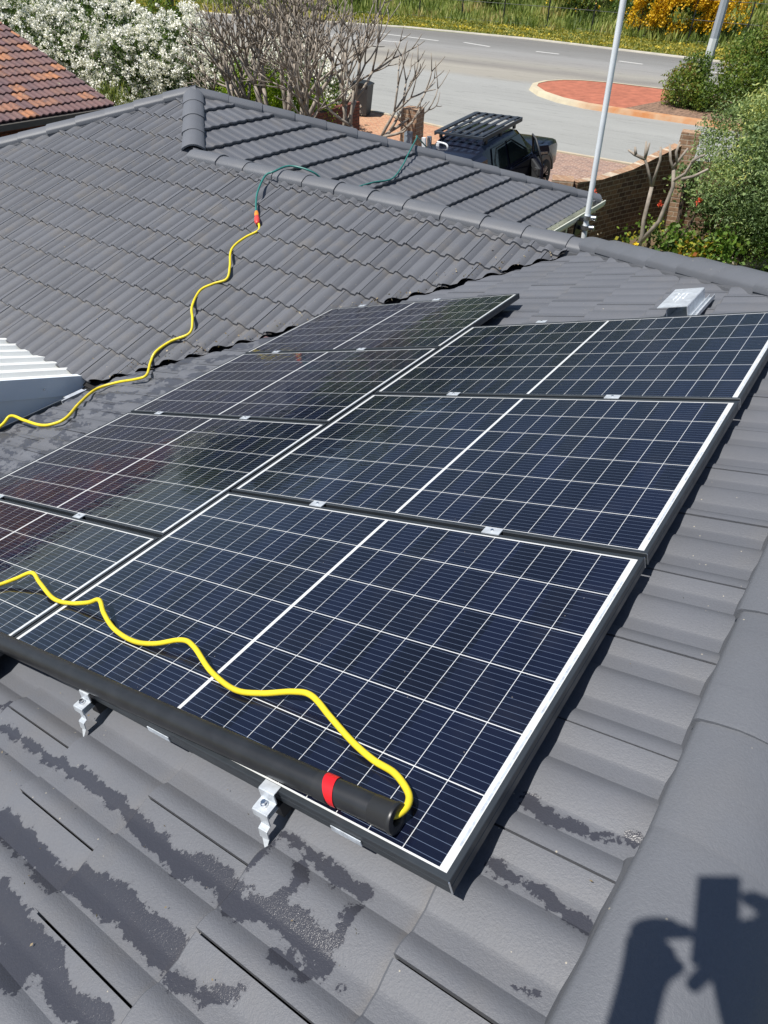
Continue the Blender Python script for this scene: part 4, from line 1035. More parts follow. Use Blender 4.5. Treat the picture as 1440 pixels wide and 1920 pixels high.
pillar('brick_pier', -2.28, 17.22, .40, 2.0, M_BRICKT, 'tall brick pier at the right end of the curved wall', .2)
lb = pillar('letterbox_pillar', -9.25, 16.75, .46, 1.70, M_BRICKT, 'tan brick letterbox pillar with a blue grey plate beside the bare tree', .12)
mb = MB(); mb.box((.02, -.232, 1.05), (.24, .02, .30)); mb.box((.02, -.245, 1.10), (.18, .01, .03)); mb.build('letter_plate', plain('plate_blue_grey', (.28, .34, .40), .5), lb)
wall_run('low_brick_wall', [(-11.6, 16.3), (-9.45, 16.6)], .22, .55, M_BRICKT, 'low tan brick wall left of the letterbox pillar')
wall_run('red_brick_wall', [(-12.9, 13.6), (-12.2, 15.2), (-12.3, 16.9), (-12.4, 18.5)], .22, 1.25, M_BRICKR, 'dark red brick boundary wall behind the bare tree stems')
bn = empty('wheelie_bin', gp(-14.9, 22.2), (0, 0, .3), 'dark grey wheelie bin standing on the footpath behind the slim bare tree', 'wheelie bin')
mb = MB()
b0 = [(-.22, -.26, .05), (.22, -.26, .05), (.22, .26, .05), (-.22, .26, .05)]; b1 = [(-.29, -.34, .95), (.29, -.34, .95), (.29, .34, .95), (-.29, .34, .95)]
i = 0; [mb.vert(p) for p in b0+b1]
for k in range(4): mb.face((k, (k+1) % 4, 4+(k+1) % 4, 4+k))
mb.face((3, 2, 1, 0)); mb.build('bin_body', M_TRIM, bn)
mb = MB(); mb.prism([(-.31, .95), (.31, .95), (.31, .99), (.1, 1.05), (-.31, 1.06)], -.36, .37); mb.build('lid', M_BLACK, bn)
mb = MB(); mb.tube([(-.27, .30, .1), (-.33, .30, .1)], .1, 12); mb.tube([(-.33, -.30, .1), (-.27, -.30, .1)], .1, 12); mb.build('wheel', M_TYRE, bn)
# ---------------------------------------------------------------- utility vehicle
car = empty('pickup_truck', (-6.45, 15.72, -3.10), (.095, -.03, -.012), 'black dual cab pickup with a flat roof rack, front door open on the driveway', 'pickup truck')
car.scale = (.94, .94, .94)
# local: +y forward, origin below the middle of the cab, body half width .93
def loft(secs, mat, name, smooth=True, ang=32, parent=None, lab=None, caps=True):
    mb = MB(); n_ = len(secs[0]); rws = [[mb.vert(p) for p in s_] for s_ in secs]
    for r0, r1 in zip(rws, rws[1:]):
        for q in range(n_): mb.face((r0[q], r0[(q+1) % n_], r1[(q+1) % n_], r1[q]))
    if caps: mb.face(rws[0][::-1]); mb.face(rws[-1])
    return mb.build(name, mat, parent or car, smooth=smooth, angle=ang, label=lab)
def bsec(y, w, z0, z1, r=.09, tw=None):
    tw = w if tw is None else tw
    return [(-w, y, z0), (-w, y, z0+.12), (-w, y, z1-r*1.6), (-tw+.0, y, z1-r), (-tw+r*.5, y, z1-r*.25), (-tw+r*1.4, y, z1), (0, y, z1+.012), (tw-r*1.4, y, z1), (tw-r*.5, y, z1-r*.25), (tw, y, z1-r), (w, y, z1-r*1.6), (w, y, z0+.12), (w, y, z0)]
loft([bsec(-3.0, .90, .45, 1.10), bsec(-2.95, .92, .42, 1.13), bsec(1.15, .92, .38, 1.12), bsec(1.35, .92, .42, 1.15), bsec(2.0, .92, .50, 1.14), bsec(2.45, .89, .50, 1.09), bsec(2.68, .82, .50, .98), bsec(2.74, .74, .55, .82)], M_CARP, 'body')
loft([bsec(1.10, .80, 1.08, 1.17, .05), bsec(1.6, .82, 1.05, 1.19, .06), bsec(2.2, .78, 1.0, 1.15, .06), bsec(2.52, .70, .95, 1.06, .06)], M_CARP, 'bonnet')
# canopy/cab glasshouse
def csec(y, zb, zt, wb=.88, wt=.66):
    return [(-wb, y, zb), (-wb+.01, y, zb+.05), (-wt-.03, y, zt-.10), (-wt+.05, y, zt-.02), (0, y, zt+.01), (wt-.05, y, zt-.02), (wt+.03, y, zt-.10), (wb-.01, y, zb+.05), (wb, y, zb)]
loft([csec(-1.30, 1.08, 1.74, .87, .64), csec(-1.05, 1.08, 1.80), csec(-.3, 1.08, 1.83), csec(.35, 1.08, 1.80), csec(.62, 1.08, 1.70, .87, .62), csec(1.28, 1.08, 1.16, .82, .60)], M_CARP, 'cab', ang=25)
# glass panes set proud of the cab
mb = MB()
def pane(pts, name, parent=None, mat=M_CARG, th=None):
    m_ = MB(); m_.face([m_.vert(p) for p in pts]); return m_.build(name, mat, parent or car)
def cabside(y0, y1, z0, z1, s, sl0=0, sl1=0):
    xa = lambda z: (.884 - (z-1.13)/(1.72-1.13)*(.884-.70) + .012)*s
    return [(xa(z0), y0, z0), (xa(z0), y1, z0), (xa(z1), y1-sl1, z1), (xa(z1), y0+sl0, z1)]
for s in (-1, 1):
    pane(cabside(-1.02, -.28, 1.16, 1.66, s, .12, 0), 'side_window')
    pane(cabside(-.18, .80, 1.16, 1.66, s, 0, .30), 'front_window')
pane([(-.72, -1.315, 1.14), (.72, -1.315, 1.14), (.58, -1.30, 1.66), (-.58, -1.30, 1.66)], 'rear_window')
pane([(-.70, 1.235, 1.19), (.70, 1.235, 1.19), (.57, .655, 1.69), (-.57, .655, 1.69)], 'windscreen')
# tub / canopy behind the cab
loft([bsec(-3.02, .88, 1.08, 1.66, .09, .74), bsec(-2.9, .89, 1.08, 1.70, .09, .76), bsec(-1.36, .89, 1.08, 1.72, .09, .76)], M_CARP, 'canopy')
# open front right door
dr = empty('front_door', (0, 0, 0)); dr.parent = car; dr.location = (.93, 1.02, 0); dr.rotation_euler = (0, 0, R_(38))
mb = MB(); mb.prism([(-.035, .45), (.03, .45), (.035, 1.12), (-.03, 1.12)], -1.05, 0.02)
bpy.data.objects.remove(dr)
dr = mb.build('front_door', M_CARP, car, label='front door swung open'); dr.location = (.93, 1.02, 0); dr.rotation_euler = (0, 0, R_(38))
mb = MB(); mb.tube([(0, -1.03, 1.10), (-.10, -1.0, 1.42), (-.18, -.86, 1.66), (-.18, -.42, 1.66), (-.03, .0, 1.12)], .022, 6); mb.build('window_frame', M_TRIM, dr, smooth=True)
pane([(-.02, -.98, 1.12), (-.02, -.05, 1.12), (-.165, -.42, 1.62), (-.165, -.84, 1.62)], 'door_glass', dr)
mb = MB(); mb.box((-.055, -.52, .92), (.05, .86, .16)); mb.box((-.05, -.55, .66), (.03, .9, .30)); mb.build('door_trim', M_TRIM, dr)
mb = MB(); mb.box((-.085, -.78, .96), (.02, .10, .04)); mb.box((-.085, -.66, .93), (.02, .06, .06)); mb.build('handle', M_SILVER, dr)
mb = MB(); mb.prism([(.05, 1.12), (.30, 1.10), (.34, 1.20), (.30, 1.33), (.08, 1.32)], -.20, -.06); mr_ = mb.build('mirror', M_CARP, dr)
mb = MB(); mb.box((.2, -.205, 1.15), (.2, .01, .05)); mb.build('mirror_chrome', M_SILVER, mr_)
mb = MB(); mb.prism([(-1.22, 1.16), (-.93, 1.10), (-.93, 1.18), (-1.2, 1.34)], .92, 1.04); mb.build('mirror', M_CARP, car)
mb = MB(); mb.box((.865, .45, .75), (.06, .95, .66)); mb.build('door_opening', M_BLACK, car)
for sx in (-1, 1):
    for y in (1.72, -1.55-.1):
        fl = MB(); 
        for q in range(14):
            a0 = math.pi*q/14; a1 = math.pi*(q+1)/14
            for (r0_, r1_) in ((.47, .56),):
                x_ = sx*.955; fl.quad((x_, y+r0_*math.cos(a0), .40+r0_*math.sin(a0)), (x_, y+r0_*math.cos(a1), .40+r0_*math.sin(a1)), (x_-sx*.02, y+r1_*math.cos(a1), .40+r1_*math.sin(a1)), (x_-sx*.02, y+r1_*math.cos(a0), .40+r1_*math.sin(a0)))
                fl.quad((x_, y+r0_*math.cos(a0), .40+r0_*math.sin(a0)), (x_, y+r0_*math.cos(a1), .40+r0_*math.sin(a1)), (x_-sx*.1, y+r0_*math.cos(a1), .40+r0_*math.sin(a1)), (x_-sx*.1, y+r0_*math.cos(a0), .40+r0_*math.sin(a0)))
        fl.build('wheel_arch', M_FLARE, car)
        aw = MB(); aw.face([aw.vert((sx*.935, y+.475*math.cos(math.pi*q/12), .42+.475*math.sin(math.pi*q/12))) for q in range(13)]); aw.build('arch_liner', M_BLACK, car)
        wh = MB(); n = 24; pr = [(.03, .18), (0.0, .25), (0, .34), (.03, .38), (.22, .38), (.25, .34), (.25, .2)]
        rws = [[wh.vert((sx*(.97-.0-x_), y+r_*math.cos(2*math.pi*q/n), .385+r_*math.sin(2*math.pi*q/n))) for q in range(n)] for x_, r_ in pr]
        for r0, r1 in zip(rws, rws[1:]):
            for q in range(n): wh.face((r0[q], r0[(q+1) % n], r1[(q+1) % n], r1[q]))
        wo = wh.build('wheel', M_TYRE, car, smooth=True, angle=40)
        rm = MB()
        for q in range(6):
            a0 = 2*math.pi*q/6
            for da in (-.14, .14):
                rm.quad((sx*.955, y+.05*math.cos(a0), .385+.05*math.sin(a0)), (sx*.955, y+.24*math.cos(a0+da), .385+.24*math.sin(a0+da)), (sx*.955, y+.24*math.cos(a0+da*1.7), .385+.24*math.sin(a0+da*1.7)), (sx*.955, y+.07*math.cos(a0+.5*da), .385+.07*math.sin(a0+.5*da)))
        rm.build('rim', M_SILVER, wo)
# roof rack
rk = empty('x', (0, 0, 0)); bpy.data.objects.remove(rk)
mb = MB(); zr = 1.96
for s in (-1, 1):
    mb.box((s*.665, -.25, zr-.04), (.03, 1.92, .085))
for y in (-1.20, .70): mb.box((0, y, zr-.02), (1.33, .06, .05))
rack = mb.build('roof_rack', M_RACK, car, label='flat platform rack with long slats')
for k in range(6):
    mb = MB(); x_ = -.56 + k*.224
    mb.box((x_, -.25, zr+.012), (.105, 1.86, .018)); mb.box((x_, -.25, zr+.022), (.03, 1.86, .006)); mb.build('slat', M_RACK, rack)
for y in (-.85, -.1, .5):
    mb = MB(); mb.box((0, y, zr-.02), (1.3, .05, .025)); mb.build('cross_bar', M_SILVER, rack)
mb = MB()
for s in (-1, 1):
    for y in (-1.0, -.3, .4): mb.box((s*.62, y, zr-.12), (.05, .08, .12))
mb.build('foot', M_BLACK, rack)
# rear of vehicle: sticker, antenna tube and white ladder frame
mb = MB(); mb.box((-.20, -1.325, 1.44), (.36, .006, .07)); mb.build('window_sticker', M_PINK, car, label='pink business lettering strip')
mb = MB(); mb.box((-.20, -1.326, 1.385), (.26, .006, .018)); mb.box((-.17, -1.326, 1.335), (.44, .006, .008)); mb.build('window_sticker', M_WHITE, car)
mb = MB(); mb.box((-.16, -1.326, 1.26), (.10, .006, .07)); mb.build('window_sticker', M_BLUEP, car)
lf = MB(); lf.tube(catmull([(-.46, -1.42, 1.80), (-.20, -1.44, 1.78), (-.16, -1.46, 1.68), (-.34, -1.48, 1.50), (-.35, -1.48, .95)], 5), .022, 8); lf.tube([(-.35, -1.48, 1.40), (-.62, -1.46, 1.36)], .024, 8); lf.box((-.42, -1.46, 1.72), (.08, .03, .11))
lf.build('ladder_frame', M_WHITE, car, smooth=True, angle=40)
mb = MB(); mb.tube([(-.66, -1.45, 1.90), (-.70, -1.47, .9)], .06, 10); mb.build('conduit_tube', M_SILVER, car, smooth=True, angle=40)
mb = MB(); mb.box((-.79, -1.49, 1.42), (.10, .05, .9)); mb.build('white_level', M_WHITE, car)
# black car canopy windows facing rear so the back does not read as plain paint
pane([(-.66, -3.03, 1.16), (.66, -3.03, 1.16), (.60, -3.0, 1.58), (-.60, -3.0, 1.58)], 'canopy_window')
# ---------------------------------------------------------------- lamp post in the island
pp = empty('street_light_pole', gp(-5.75, 31.6), None, 'tapered grey street pole with its lower part painted white, standing in the island bushes', 'street pole')
mb = MB(); mb.tube([(0, 0, 0), (0, 0, 2.2)], [.175, .165], 8); mb.build('painted_base', M_POSTW, pp)
mb = MB(); mb.tube([(0, 0, 2.2), (0, 0, 9.5)], [.158, .10], 8); mb.build('shaft', M_POST, pp)
mb = MB(); mb.tube([(0, 0, 9.5), (0, -.8, 9.9), (0, -1.8, 10.0)], [.08, .06, .05], 8); mb.box((0, -2.1, 9.98), (.25, .6, .12)); mb.build('lamp_arm', M_POST, pp)
# ---------------------------------------------------------------- island shrubs, right hand garden
plant('island_shrub', gp(-5.9, 30.6), cpts([(-6.0, 30.5, .75, (.85, .8, .75)), (-5.9, 30.9, 1.3, (.5, .5, .55)), (-5.2, 30.3, .55, (.7, .6, .55))]), 1700, .10, M_LDARK if False else M_LMIX, 'leafy green shrub at the foot of the street pole', group='shrubs in the island', cl=5)
plant('island_shrub', gp(-3.9, 31.0), cpts([(-4.1, 31.2, 1.5, (1.1, 1.0, 1.2)), (-3.2, 31.6, 1.9, (1.2, 1.1, 1.4)), (-3.6, 30.2, 1.0, (1.3, .9, .95)), (-2.0, 31.2, 2.0, (1.3, 1.1, 1.4))]), 4600, .11, M_LMIX, 'tall rusty green shrub right of the street pole', group='shrubs in the island', cl=5)
plant('island_shrub', gp(-.2, 31.0), cpts([(-.4, 31, 1.6, (1.5, 1.2, 1.5)), (1.6, 31, 1.6, (1.5, 1.2, 1.5))]), 2600, .12, M_LMIX, 'shrub hidden behind the olive bush at the right edge', group='shrubs in the island', cl=4)
plant('olive_bush', gp(-.4, 16.2), cpts([(-1.15, 16.5, 2.15, (.85, .8, .75)), (-.2, 17.4, 2.4, (1.0, .7, .9)), (-.1, 16.3, 2.2, (1.1, 1.0, .9)), (-.35, 15.6, 1.55, (1.2, .8, .85)), (.9, 16.4, 2.0, (1.1, 1.0, 1.1)), (-.75, 16.8, 2.6, (.6, .6, .5)), (.4, 16.6, 2.8, (.8, .7, .6)), (.4, 15.6, 1.1, (1.2, .7, .8))]), 11500, .085, M_LOLIVE, 'large olive green bush with yellow new tips at the right edge', cl=5, spread=.08, asp=.3)
plant('shade_shrub', gp(-.3, 15.5), cpts([(-.6, 15.75, .7, (.9, .5, .6)), (.5, 15.5, .6, (1.0, .5, .6))]), 900, .08, M_LDARK, 'dark shaded undergrowth below the olive bush', cl=4)
plant('garden_plant', gp(-.95, 15.1), cpts([(-1.15, 15.0, .32, (.45, .3, .3)), (-.6, 15.0, .45, (.4, .3, .32)), (-1.5, 15.1, .3, (.3, .3, .3))]), 300, .10, M_LAUT, 'low yellow green leafy plant in front of the olive bush', cat='plant', cl=4, asp=.8, stems=3)
plant('garden_plant', gp(-2.1, 15.0), cpts([(-2.1, 15.1, .55, (.26, .25, .30)), (-2.45, 14.7, .30, (.2, .2, .2)), (-1.75, 15.1, .5, (.25, .25, .3))]), 80, .09, M_LAUT, 'leafy garden plant with yellowing leaves among bare frangipani stems', cat='plant', cl=4, asp=.8, stems=3)
plant('garden_plant', gp(-1.7, 15.6), cpts([(-1.80, 15.7, 1.45, (.28, .22, .32)), (-1.35, 15.8, 1.1, (.32, .25, .35))]), 190, .09, M_LOLIVE, 'green leafy plant in front of the tall brick pier', cat='plant', cl=4, asp=.5, stems=3)
def bloom(p, r, mat, lab, cat='flower'):
    mb = MB(); 
    for _ in range(30):
        mb.val = rnd.random(); leafquad(mb, Vector(p)+Vector((rnd.gauss(0, r*.4), rnd.gauss(0, r*.4), rnd.gauss(0, r*.4))), r*.9, None, .9)
    tag(mb.build('flower_head', mat), lab, cat, 'blooms in the right hand garden')
bloom(hit(1238, 383, Vector((0, 1, 0)), 14.95), .055, M_FLR, 'coral red bloom in front of the tall brick pier')
bloom(hit(1311, 376, Vector((0, 1, 0)), 15.0), .06, M_FLR, 'coral red bloom at the left side of the olive bush')
bloom(hit(1191, 459, Vector((0, 1, 0)), 14.1), .06, M_FLY, 'yellow bloom just above the hip caps')
bloom(hit(1112, 359, Vector((0, 1, 0)), 13.4), .05, M_FLR, 'dark coral bloom left of the mast')
# frangipani
fr_ = empty('frangipani', gp(-2.25, 14.35), None, 'pruned bare frangipani with thick forked limbs before the brown wall', 'tree')
Ml = Matrix.Translation(-fr_.location); YF = 14.35
def fpt(x, y, yy=YF): return hit(x, y, Vector((0, 1, 0)), yy)
mt = MB()
mt.tube([fpt(1196, 470), fpt(1204, 440), fpt(1207, 412), fpt(1222, 350)], [.05, .045, .04, .036], 8)
mt.tube([fpt(1200, 455), fpt(1236, 415, 14.4), fpt(1262, 350, 14.5), fpt(1263, 318, 14.5)], [.045, .042, .036, .032], 8)
o = mt.build('trunk', M_BARK, fr_, smooth=True); o.matrix_parent_inverse = Ml
mt = MB()
for ch in ([(1222, 350), (1213, 310), (1209, 298), (1212, 265)], [(1209, 298), (1190, 290), (1178, 281)], [(1192, 290), (1191, 275)], [(1222, 350), (1232, 318), (1238, 300), (1239, 275)], [(1209, 298), (1218, 268)]):
    mt.tube([fpt(*c) for c in ch], [.034]+[.026]*(len(ch)-2)+[.018], 7)
for ch in ([(1263, 318), (1257, 300), (1256, 270)], [(1261, 316), (1275, 298), (1290, 278)], [(1270, 306), (1268, 285), (1275, 266)], [(1262, 340), (1285, 325), (1300, 300), (1322, 290)], [(1278, 336), (1300, 331), (1328, 317)], [(1298, 305), (1308, 293)]):
    mt.tube([fpt(*c, 14.5) for c in ch], [.034]+[.027]*(len(ch)-2)+[.019], 7)
o = mt.build('branches', M_BARK, fr_, smooth=True); o.matrix_parent_inverse = Ml
# garden edging and lawn
mb = MB(); e = [onG(x, y, .1) for x, y in ((1345, 503), (1362, 496), (1385, 493), (1410, 493), (1440, 491), (1520, 500))]
mb.tube([Vector(p) for p in e], [.10, .14, .13, .15, .13, .14], 7); tag(mb.build('garden_edging', M_KERB, None, smooth=True), 'cream rounded stone garden edging beside the lawn', 'edging')
strip_sheet('lawn', [(-.6, 15.1), (3.5, 15.6), (3.5, 11), (-1.2, 11)], .01, M_LAWN)
# ---------------------------------------------------------------- neighbouring red tiled house
nh = empty('neighbour_house', (-18, 6, gz(-18, 6)), None, 'neighbouring house with a weathered terracotta tile roof and dark gutter', 'house')
Mn = Matrix.Translation(-nh.location)
ze = -1.22; pe = zpl(0, 234, ze); ph_ = zpl(203, 194, ze); xe = (pe.x+ph_.x)/2; yh = ph_.y
# street-side end is a hip; the slope towards us falls to +X
o = tiles((xe, 0, ze), (-1, 0), -(yh+.3), 6.5, -.02, .33, 15, 0, .03, M_RED, [C((0, yh, 0), (0, 1, 0)), C((xe-5.4, 0, 0), (-1, 0, 0))], nh, step=.034, amp=1.25, lo=False, jit=2.2, label='weathered orange and brown tile slope', name='roof')
o.matrix_parent_inverse = Mn
mb = MB(); zr_ = ze+5.4*TP
mb.face([mb.vert(p) for p in ((xe, -6.5, ze-.04), (xe, yh, ze-.04), (xe-5.4, yh, zr_-.04), (xe-5.4, -6.5, zr_-.04))])
mb.face([mb.vert(p) for p in ((xe-10.8, -6.5, ze-.04), (xe-10.8, yh, ze-.04), (xe-5.4, yh, zr_-.02), (xe-5.4, -6.5, zr_-.02))][::-1])
o = mb.build('rear_roof', M_RED, nh); o.matrix_parent_inverse = Mn
mb = MB(); mb.face([mb.vert(p) for p in ((xe-.5, yh-.3, -3.4), (xe-.5, yh-.3, ze-.1), (xe-5.4, yh-.3, zr_-.15), (xe-10.3, yh-.3, ze-.1), (xe-10.3, yh-.3, -3.4))]); o = mb.build('gable', M_BRICKR, nh); o.matrix_parent_inverse = Mn
mb = MB(); mb.box((xe-5.4, (yh-7)/2, -2.45), (9.6, yh+5.8, 2.2)); o = mb.build('wall', M_BRICKR, nh); o.matrix_parent_inverse = Mn
mb = MB(); mb.box((xe+.06, (yh-6.5)/2, ze-.09), (.13, yh+6.5, .11)); o = mb.build('gutter', M_DGUT, nh); o.matrix_parent_inverse = Mn
mb = MB(); mb.tube([(xe-5.4, yh, zr_+.05), (xe-5.4, -6.5, zr_+.05)], .09, 10); o = mb.build('ridge_cap', M_RED, nh, smooth=True); o.matrix_parent_inverse = Mn
# fence between the houses
mb = MB()
for k in range(70): mb.box((-11.7, -8+k*.24, gz(-11.7, 0)+.55+.8), (.03, .232, 1.6))
mb.box((-11.7, .4, gz(0, 0)+1.9), (.05, 17, .05)); tag(mb.build('side_fence', M_GGUT), 'grey sheet fence in the gap between the two houses', 'fence')
# ---------------------------------------------------------------- far verge and bank
def bankz(x, y):
    k = kfy(x); t_ = y-k
    return gz(x, k) + (.03 + max(0, t_-.4)*.04 if t_ <= 5 else .2 + (min(t_, 40)-5)*.16)
mb = MB()
for _ in range(20000):
    x = rnd.uniform(-62, 6); t_ = .5 + 4.6*rnd.random()**1.1; y = kfy(x)+t_
    mb.val = min(1, max(0, .35 + noise.noise(Vector((x*.5, y*.9, 0)))*.6 + rnd.uniform(-.3, .35)))
    leafquad(mb, Vector((x, y, bankz(x, y)+rnd.uniform(.02, .12))), rnd.uniform(.07, .15), None, .9)
tag(mb.build('verge_flowers', M_YFL), 'low yellow capeweed flowers carpeting the far verge', 'flowers', kind='stuff')
mb = MB()
for _ in range(30000):
    x = rnd.uniform(-70, 8); t_ = 4.3 + 14*rnd.random()**1.1; y = kfy(x)+t_
    mb.val = min(1, max(0, .5 + noise.noise(Vector((x*.35, y*.5, 3)))*.9 + rnd.uniform(-.2, .2)))
    leafquad(mb, Vector((x, y, bankz(x, y)+rnd.uniform(.05, .45))), rnd.uniform(.3, .7), Vector((0, 0, 1.4)), .16)
tag(mb.build('bank_grass', M_LDRY), 'long green and straw coloured grass on the bank beyond the fence', 'grass', kind='stuff')
# scrub trees on the bank
kinds = [(M_LBANK, 'grey green scrub tree'), (M_LDARK, 'dark evergreen scrub tree'), (M_LOLIVE, 'olive scrub tree')]
k = 0
def where(x):
    return 'far left' if x < -50 else 'left' if x < -36 else 'left of centre' if x < -27 else 'centre' if x < -20 else 'right of centre' if x < -14 else 'right' if x < -8 else 'far right'
SCR = []
for row, (t0, h0) in enumerate(((7.5, 1.3), (11.5, 2.2), (17, 3.4), (25, 5), (38, 13))):
    x = -72 + row*1.7 - (60 if row == 4 else 0)
    while x < 10:
        SCR.append((x+rnd.uniform(-.8, .8), t0+rnd.uniform(-1, 1.2), h0*rnd.uniform(.65, 1.2), row)); x += rnd.uniform(2.6, 4.6) * (1.5, 1, 1, 1, 2.2)[row]
ORD = ['first', 'second', 'third', 'fourth', 'fifth', 'sixth', 'seventh', 'eighth', 'ninth', 'tenth', 'eleventh', 'twelfth', 'thirteenth', 'fourteenth', 'fifteenth', 'sixteenth', 'seventeenth', 'eighteenth', 'nineteenth', 'twentieth', 'twenty first', 'twenty second', 'twenty third', 'twenty fourth', 'twenty fifth', 'twenty sixth', 'twenty seventh', 'twenty eighth', 'twenty ninth', 'thirtieth', 'thirty first', 'thirty second', 'thirty third', 'thirty fourth']
ROWN = ['by the fence', 'behind the fence', 'midway up the bank', 'atop the bank', 'on the skyline']
cnt = [0]*5
for (x, t_, h, row) in SCR:
    y = kfy(x)+t_; z = bankz(x, y); m, nm = kinds[rnd.choice((0, 0, 1, 2))]; r = h*.55
    lab = '%s %s, %s from the left in its row' % (nm, ROWN[row], ORD[cnt[row] % len(ORD)]); cnt[row] += 1
    plant('scrub_tree', (x, y, z), [((x, y, z+h*.75), (r*1.1, r, h*.55)), ((x+r*.8, y, z+h*.5), (r*.8, r*.7, h*.45)), ((x-r*.8, y+.2, z+h*.55), (r*.7, r*.7, h*.4))], int(260+110*h), .17 if row < 2 else .24 if row < 4 else .6, m, lab, 'tree', 'scrub trees on the far bank', cl=4, spread=.2, stems=3, asp=.45)
# wattle
wz = bankz(-12.5, kfy(-12.5)+7)
for i, (x, t_, h, lab) in enumerate(((-12.9, 6.2, 3.2, 'golden flowering wattle tree hanging over the fence right of the mast'), (-10.3, 7.0, 3.6, 'golden flowering wattle tree close to the street pole'), (-20.6, 9.5, 3.4, 'small golden wattle at the top edge left of the mast'))):
    y = kfy(x)+t_; z = bankz(x, y)
    rt = plant('wattle_tree', (x, y, z), [((x, y, z+h*.8), (1.5, 1.1, 1.2)), ((x-1.0, y-.3, z+h*.5), (.8, .6, .7))], 900, .22, M_LBANK, lab, 'tree', 'flowering wattles', cl=4, spread=.2, stems=4)
    mb = MB()
    for _ in range(1300 if i < 2 else 400):
        c = Vector((x-.3+rnd.gauss(0, 1.0), y-.9+rnd.gauss(0, .4), z+h*.60+rnd.gauss(0, .75)))
        if noise.noise(c*.9) < -.10 or c.z < z+.5: continue
        dr_ = Vector((rnd.uniform(-.7, -.2), 0, -1)).normalized()
        for q in range(10):
            mb.val = rnd.random(); leafquad(mb, c + dr_*(q*.05) + Vector((rnd.gauss(0, .06), rnd.gauss(0, .06), rnd.gauss(0, .03))), rnd.uniform(.09, .16), None, .8)
    o = mb.build('flowers', M_LYEL, rt); o.matrix_parent_inverse = Matrix.Translation(-Vector((x, y, z)))
# chain link fence
fn = empty('chainlink_fence', (-30, kfy(-30)+5.6, bankz(-30, kfy(-30)+5.6)), None, 'dark chain link fence with thin posts running along the top of the verge', 'fence')
Ml = Matrix.Translation(-fn.location); xs_ = [-64 + 3.1*k for k in range(24)]
for x in xs_:
    y = kfy(x)+5.3; z = bankz(x, y); mb = MB(); mb.tube([(x, y, z-.1), (x, y, z+2.1)], .045, 6); o = mb.build('post', M_BLACK, fn); o.matrix_parent_inverse = Ml
mb = MB()
for z_ in (.12, 1.1, 2.05):
    mb.tube([(x, kfy(x)+5.3, bankz(x, kfy(x)+5.3)+z_) for x in xs_], .012, 4)
o = mb.build('wire', M_TRIM, fn); o.matrix_parent_inverse = Ml
# ---------------------------------------------------------------- leaf litter on the roof
mb = MB(); 
for _ in range(230):
    t_ = rnd.random(); x = -3.1 + 2.95*t_ + rnd.gauss(0, .05); off = abs(rnd.gauss(0, .14)); y = x + 5.62 + off
    p = Vector((x, y, zL(y)+.030)); mb.val = rnd.random(); leafquad(mb, p, rnd.uniform(.008, .028), None, .6)
for _ in range(170):
    u = rnd.uniform(-.2, 2.0); v = rnd.uniform(-.9, 1.4)
    if u < 1.8 and v > -.0: continue
    leafquad(mb, uvn(u, v, HR+.024), rnd.uniform(.003, .009), None, .6)
for _ in range(160):
    x = rnd.uniform(-7, -1); y = rnd.uniform(2.6, 5.2); leafquad(mb, Vector((x, y, zL(y)+.036)), rnd.uniform(.006, .016), None, .6)
tag(mb.build('leaf_litter', leaf_mat('litter', [(0, (.10, .06, .03)), (.5, (.32, .25, .15)), (1, (.6, .52, .38))])), 'scattered dry leaf bits along the valley and on the tiles', 'leaf litter', kind='stuff')
# broken orange tile chip in the valley
mb = MB(); c_ = onL(500, 634, .02); mb.box(c_, (.045, .03, .012)); tag(mb.build('tile_chip', M_RED), 'orange tile chip lodged in the valley beside the topmost panel', 'tile chip')
# ---------------------------------------------------------------- the photographer (seated behind the camera; shades the ridge)
def cpt(dx, dy, dz): return CAM + CX*dx + CY*dy + CZ*dz
ph = empty('phone', tuple(cpt(0, .06, -.01)), None, 'smartphone held up by the photographer', 'phone')
mb = MB(); Mc = Matrix((CX, CY, CZ)).transposed().to_4x4()
mb.box((-.1000, -.262, -.012), (.070, .163, .008)); o = mb.build('phone_body', M_PHONE, ph); o.matrix_parent_inverse = Matrix.Translation(-ph.location); o.matrix_basis = Matrix.Translation(CAM) @ Mc
def skin(name, chains, mat, parent, sub=1, loc=None):
    """one connected skin surface from chains of (point, radius); the first point of a later chain may repeat an earlier one"""
    me = bpy.data.meshes.new(name); vs = []; es = []; rs = []
    def idx(p):
        for i, q in enumerate(vs):
            if (q-p).length < 1e-5: return i
        vs.append(p); return -1
    for ch in chains:
        prev = None
        for p, r in ch:
            p = Vector(p); i = idx(p)
            if i < 0: i = len(vs)-1; rs.append(r)
            if prev is not None: es.append((prev, i))
            prev = i
    me.from_pydata(vs, es, []); o_ = bpy.data.objects.new(name, me); COL.objects.link(o_)
    md = o_.modifiers.new('skin', 'SKIN'); md.use_smooth_shade = True; me.materials.append(mat)
    for i, r in enumerate(rs): me.skin_vertices[0].data[i].radius = (r, r)
    me.skin_vertices[0].data[0].use_root = True
    ss = o_.modifiers.new('sub', 'SUBSURF'); ss.levels = sub; ss.render_levels = sub
    if parent: o_.parent = parent; o_.matrix_parent_inverse = Matrix.Translation(-parent.location)
    return o_
per = empty('person', (2.05, -1.25, .75), None, 'photographer in navy shirt and grey shorts seated on the ridge holding up a phone', 'person')
pel = Vector((2.05, -1.30, .90)); chest = Vector((2.02, -1.18, 1.38)); neck = Vector((2.0, -1.12, 1.60)); head = Vector((1.98, -1.07, 1.74))
def sp_(x, y, dz=-.015): return cpt((x-1448)/1070, (y-2010)/1070, dz)
lh = sp_(1236, 1768); rh = sp_(1400, 1750)
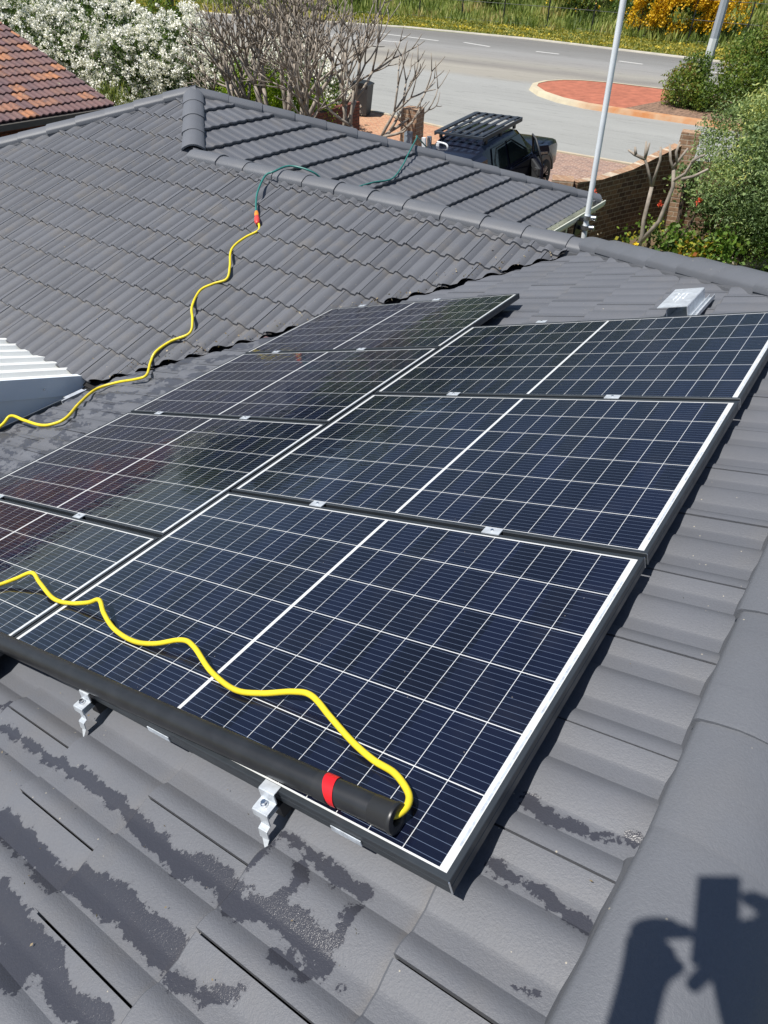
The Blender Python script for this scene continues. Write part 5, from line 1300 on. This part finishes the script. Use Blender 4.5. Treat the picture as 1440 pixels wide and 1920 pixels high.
ls = Vector((1.78, -1.22, 1.56)); rs_ = Vector((2.16, -1.20, 1.56)); le = Vector((1.74, -1.02, 1.68)); re_ = Vector((2.28, -.98, 1.66))
skin('body', [[(pel, .15), (pel+Vector((0, .05, .2)), .145), (chest, .16), (neck, .06), (head, .085), (head+Vector((0, .01, .10)), .075)],
     [(chest, .16), (ls, .07), (le, .045), (sp_(1222, 1870), .036), (sp_(1228, 1812), .038), (lh, .056)], [(chest, .16), (rs_, .07), (re_, .045), (sp_(1440, 1940), .075), (sp_(1425, 1850), .078), (rh, .080)],
     [(pel, .15), (Vector((1.85, -1.25, .88)), .10), (Vector((1.62, -.98, 1.02)), .06), (Vector((1.52, -.95, .66)), .045), (Vector((1.52, -.86, .60)), .04)],
     [(pel, .15), (Vector((2.25, -1.25, .88)), .10), (Vector((2.50, -.98, 1.00)), .06), (Vector((2.6, -.95, .60)), .045), (Vector((2.6, -.86, .55)), .04)]], M_SKIN, per)
skin('shirt', [[(pel+Vector((0, 0, .05)), .16), (chest, .18), (chest+Vector((0, 0, .12)), .12)], [(chest, .18), (ls, .085), (ls.lerp(le, .55), .065)], [(chest, .18), (rs_, .085), (rs_.lerp(re_, .55), .065)]], M_SHIRT, per)
skin('shorts', [[(pel+Vector((0, 0, .06)), .165), (pel, .165), (Vector((1.85, -1.25, .88)), .115), (Vector((1.68, -1.05, .98)), .085)], [(pel, .165), (Vector((2.25, -1.25, .88)), .115), (Vector((2.43, -1.06, .97)), .085)]], M_SHORT, per)
skin('hair', [[(head+Vector((0, -.02, .05)), .088), (head+Vector((0, -.02, .12)), .07)]], M_HAIR, per)
skin('boot', [[(Vector((1.52, -.97, .66)), .05), (Vector((1.52, -.95, .59)), .05), (Vector((1.52, -.82, .575)), .045)]], M_BOOT, per)
skin('boot', [[(Vector((2.6, -.97, .60)), .05), (Vector((2.6, -.95, .53)), .05), (Vector((2.6, -.82, .515)), .045)]], M_BOOT, per)
# fingers: left hand pinches the left edge, right hand wraps the right edge with its thumb hanging free
FING = [[(1200, 1770), (1205, 1745), (1235, 1738), (1275, 1742)], [(1215, 1765), (1240, 1752), (1270, 1752), (1300, 1755)], [(1210, 1800), (1225, 1828), (1250, 1826), (1275, 1800)], [(1215, 1812), (1235, 1840), (1262, 1832), (1290, 1812)], [(1200, 1815), (1220, 1850), (1248, 1850), (1268, 1830)],
        [(1425, 1740), (1430, 1700), (1410, 1682), (1380, 1690)], [(1435, 1745), (1450, 1705), (1430, 1688), (1395, 1700)], [(1440, 1760), (1465, 1720), (1450, 1695), (1405, 1712)], [(1445, 1775), (1475, 1740), (1455, 1715), (1400, 1735)], [(1400, 1790), (1360, 1810), (1325, 1830), (1300, 1862)]]
for q_ in FING:
    skin('finger', [[(sp_(*a_), r_) for a_, r_ in zip(q_, (.017, .0150, .0135, .0115))]], M_SKIN, per)
print('objects', len(bpy.data.objects))
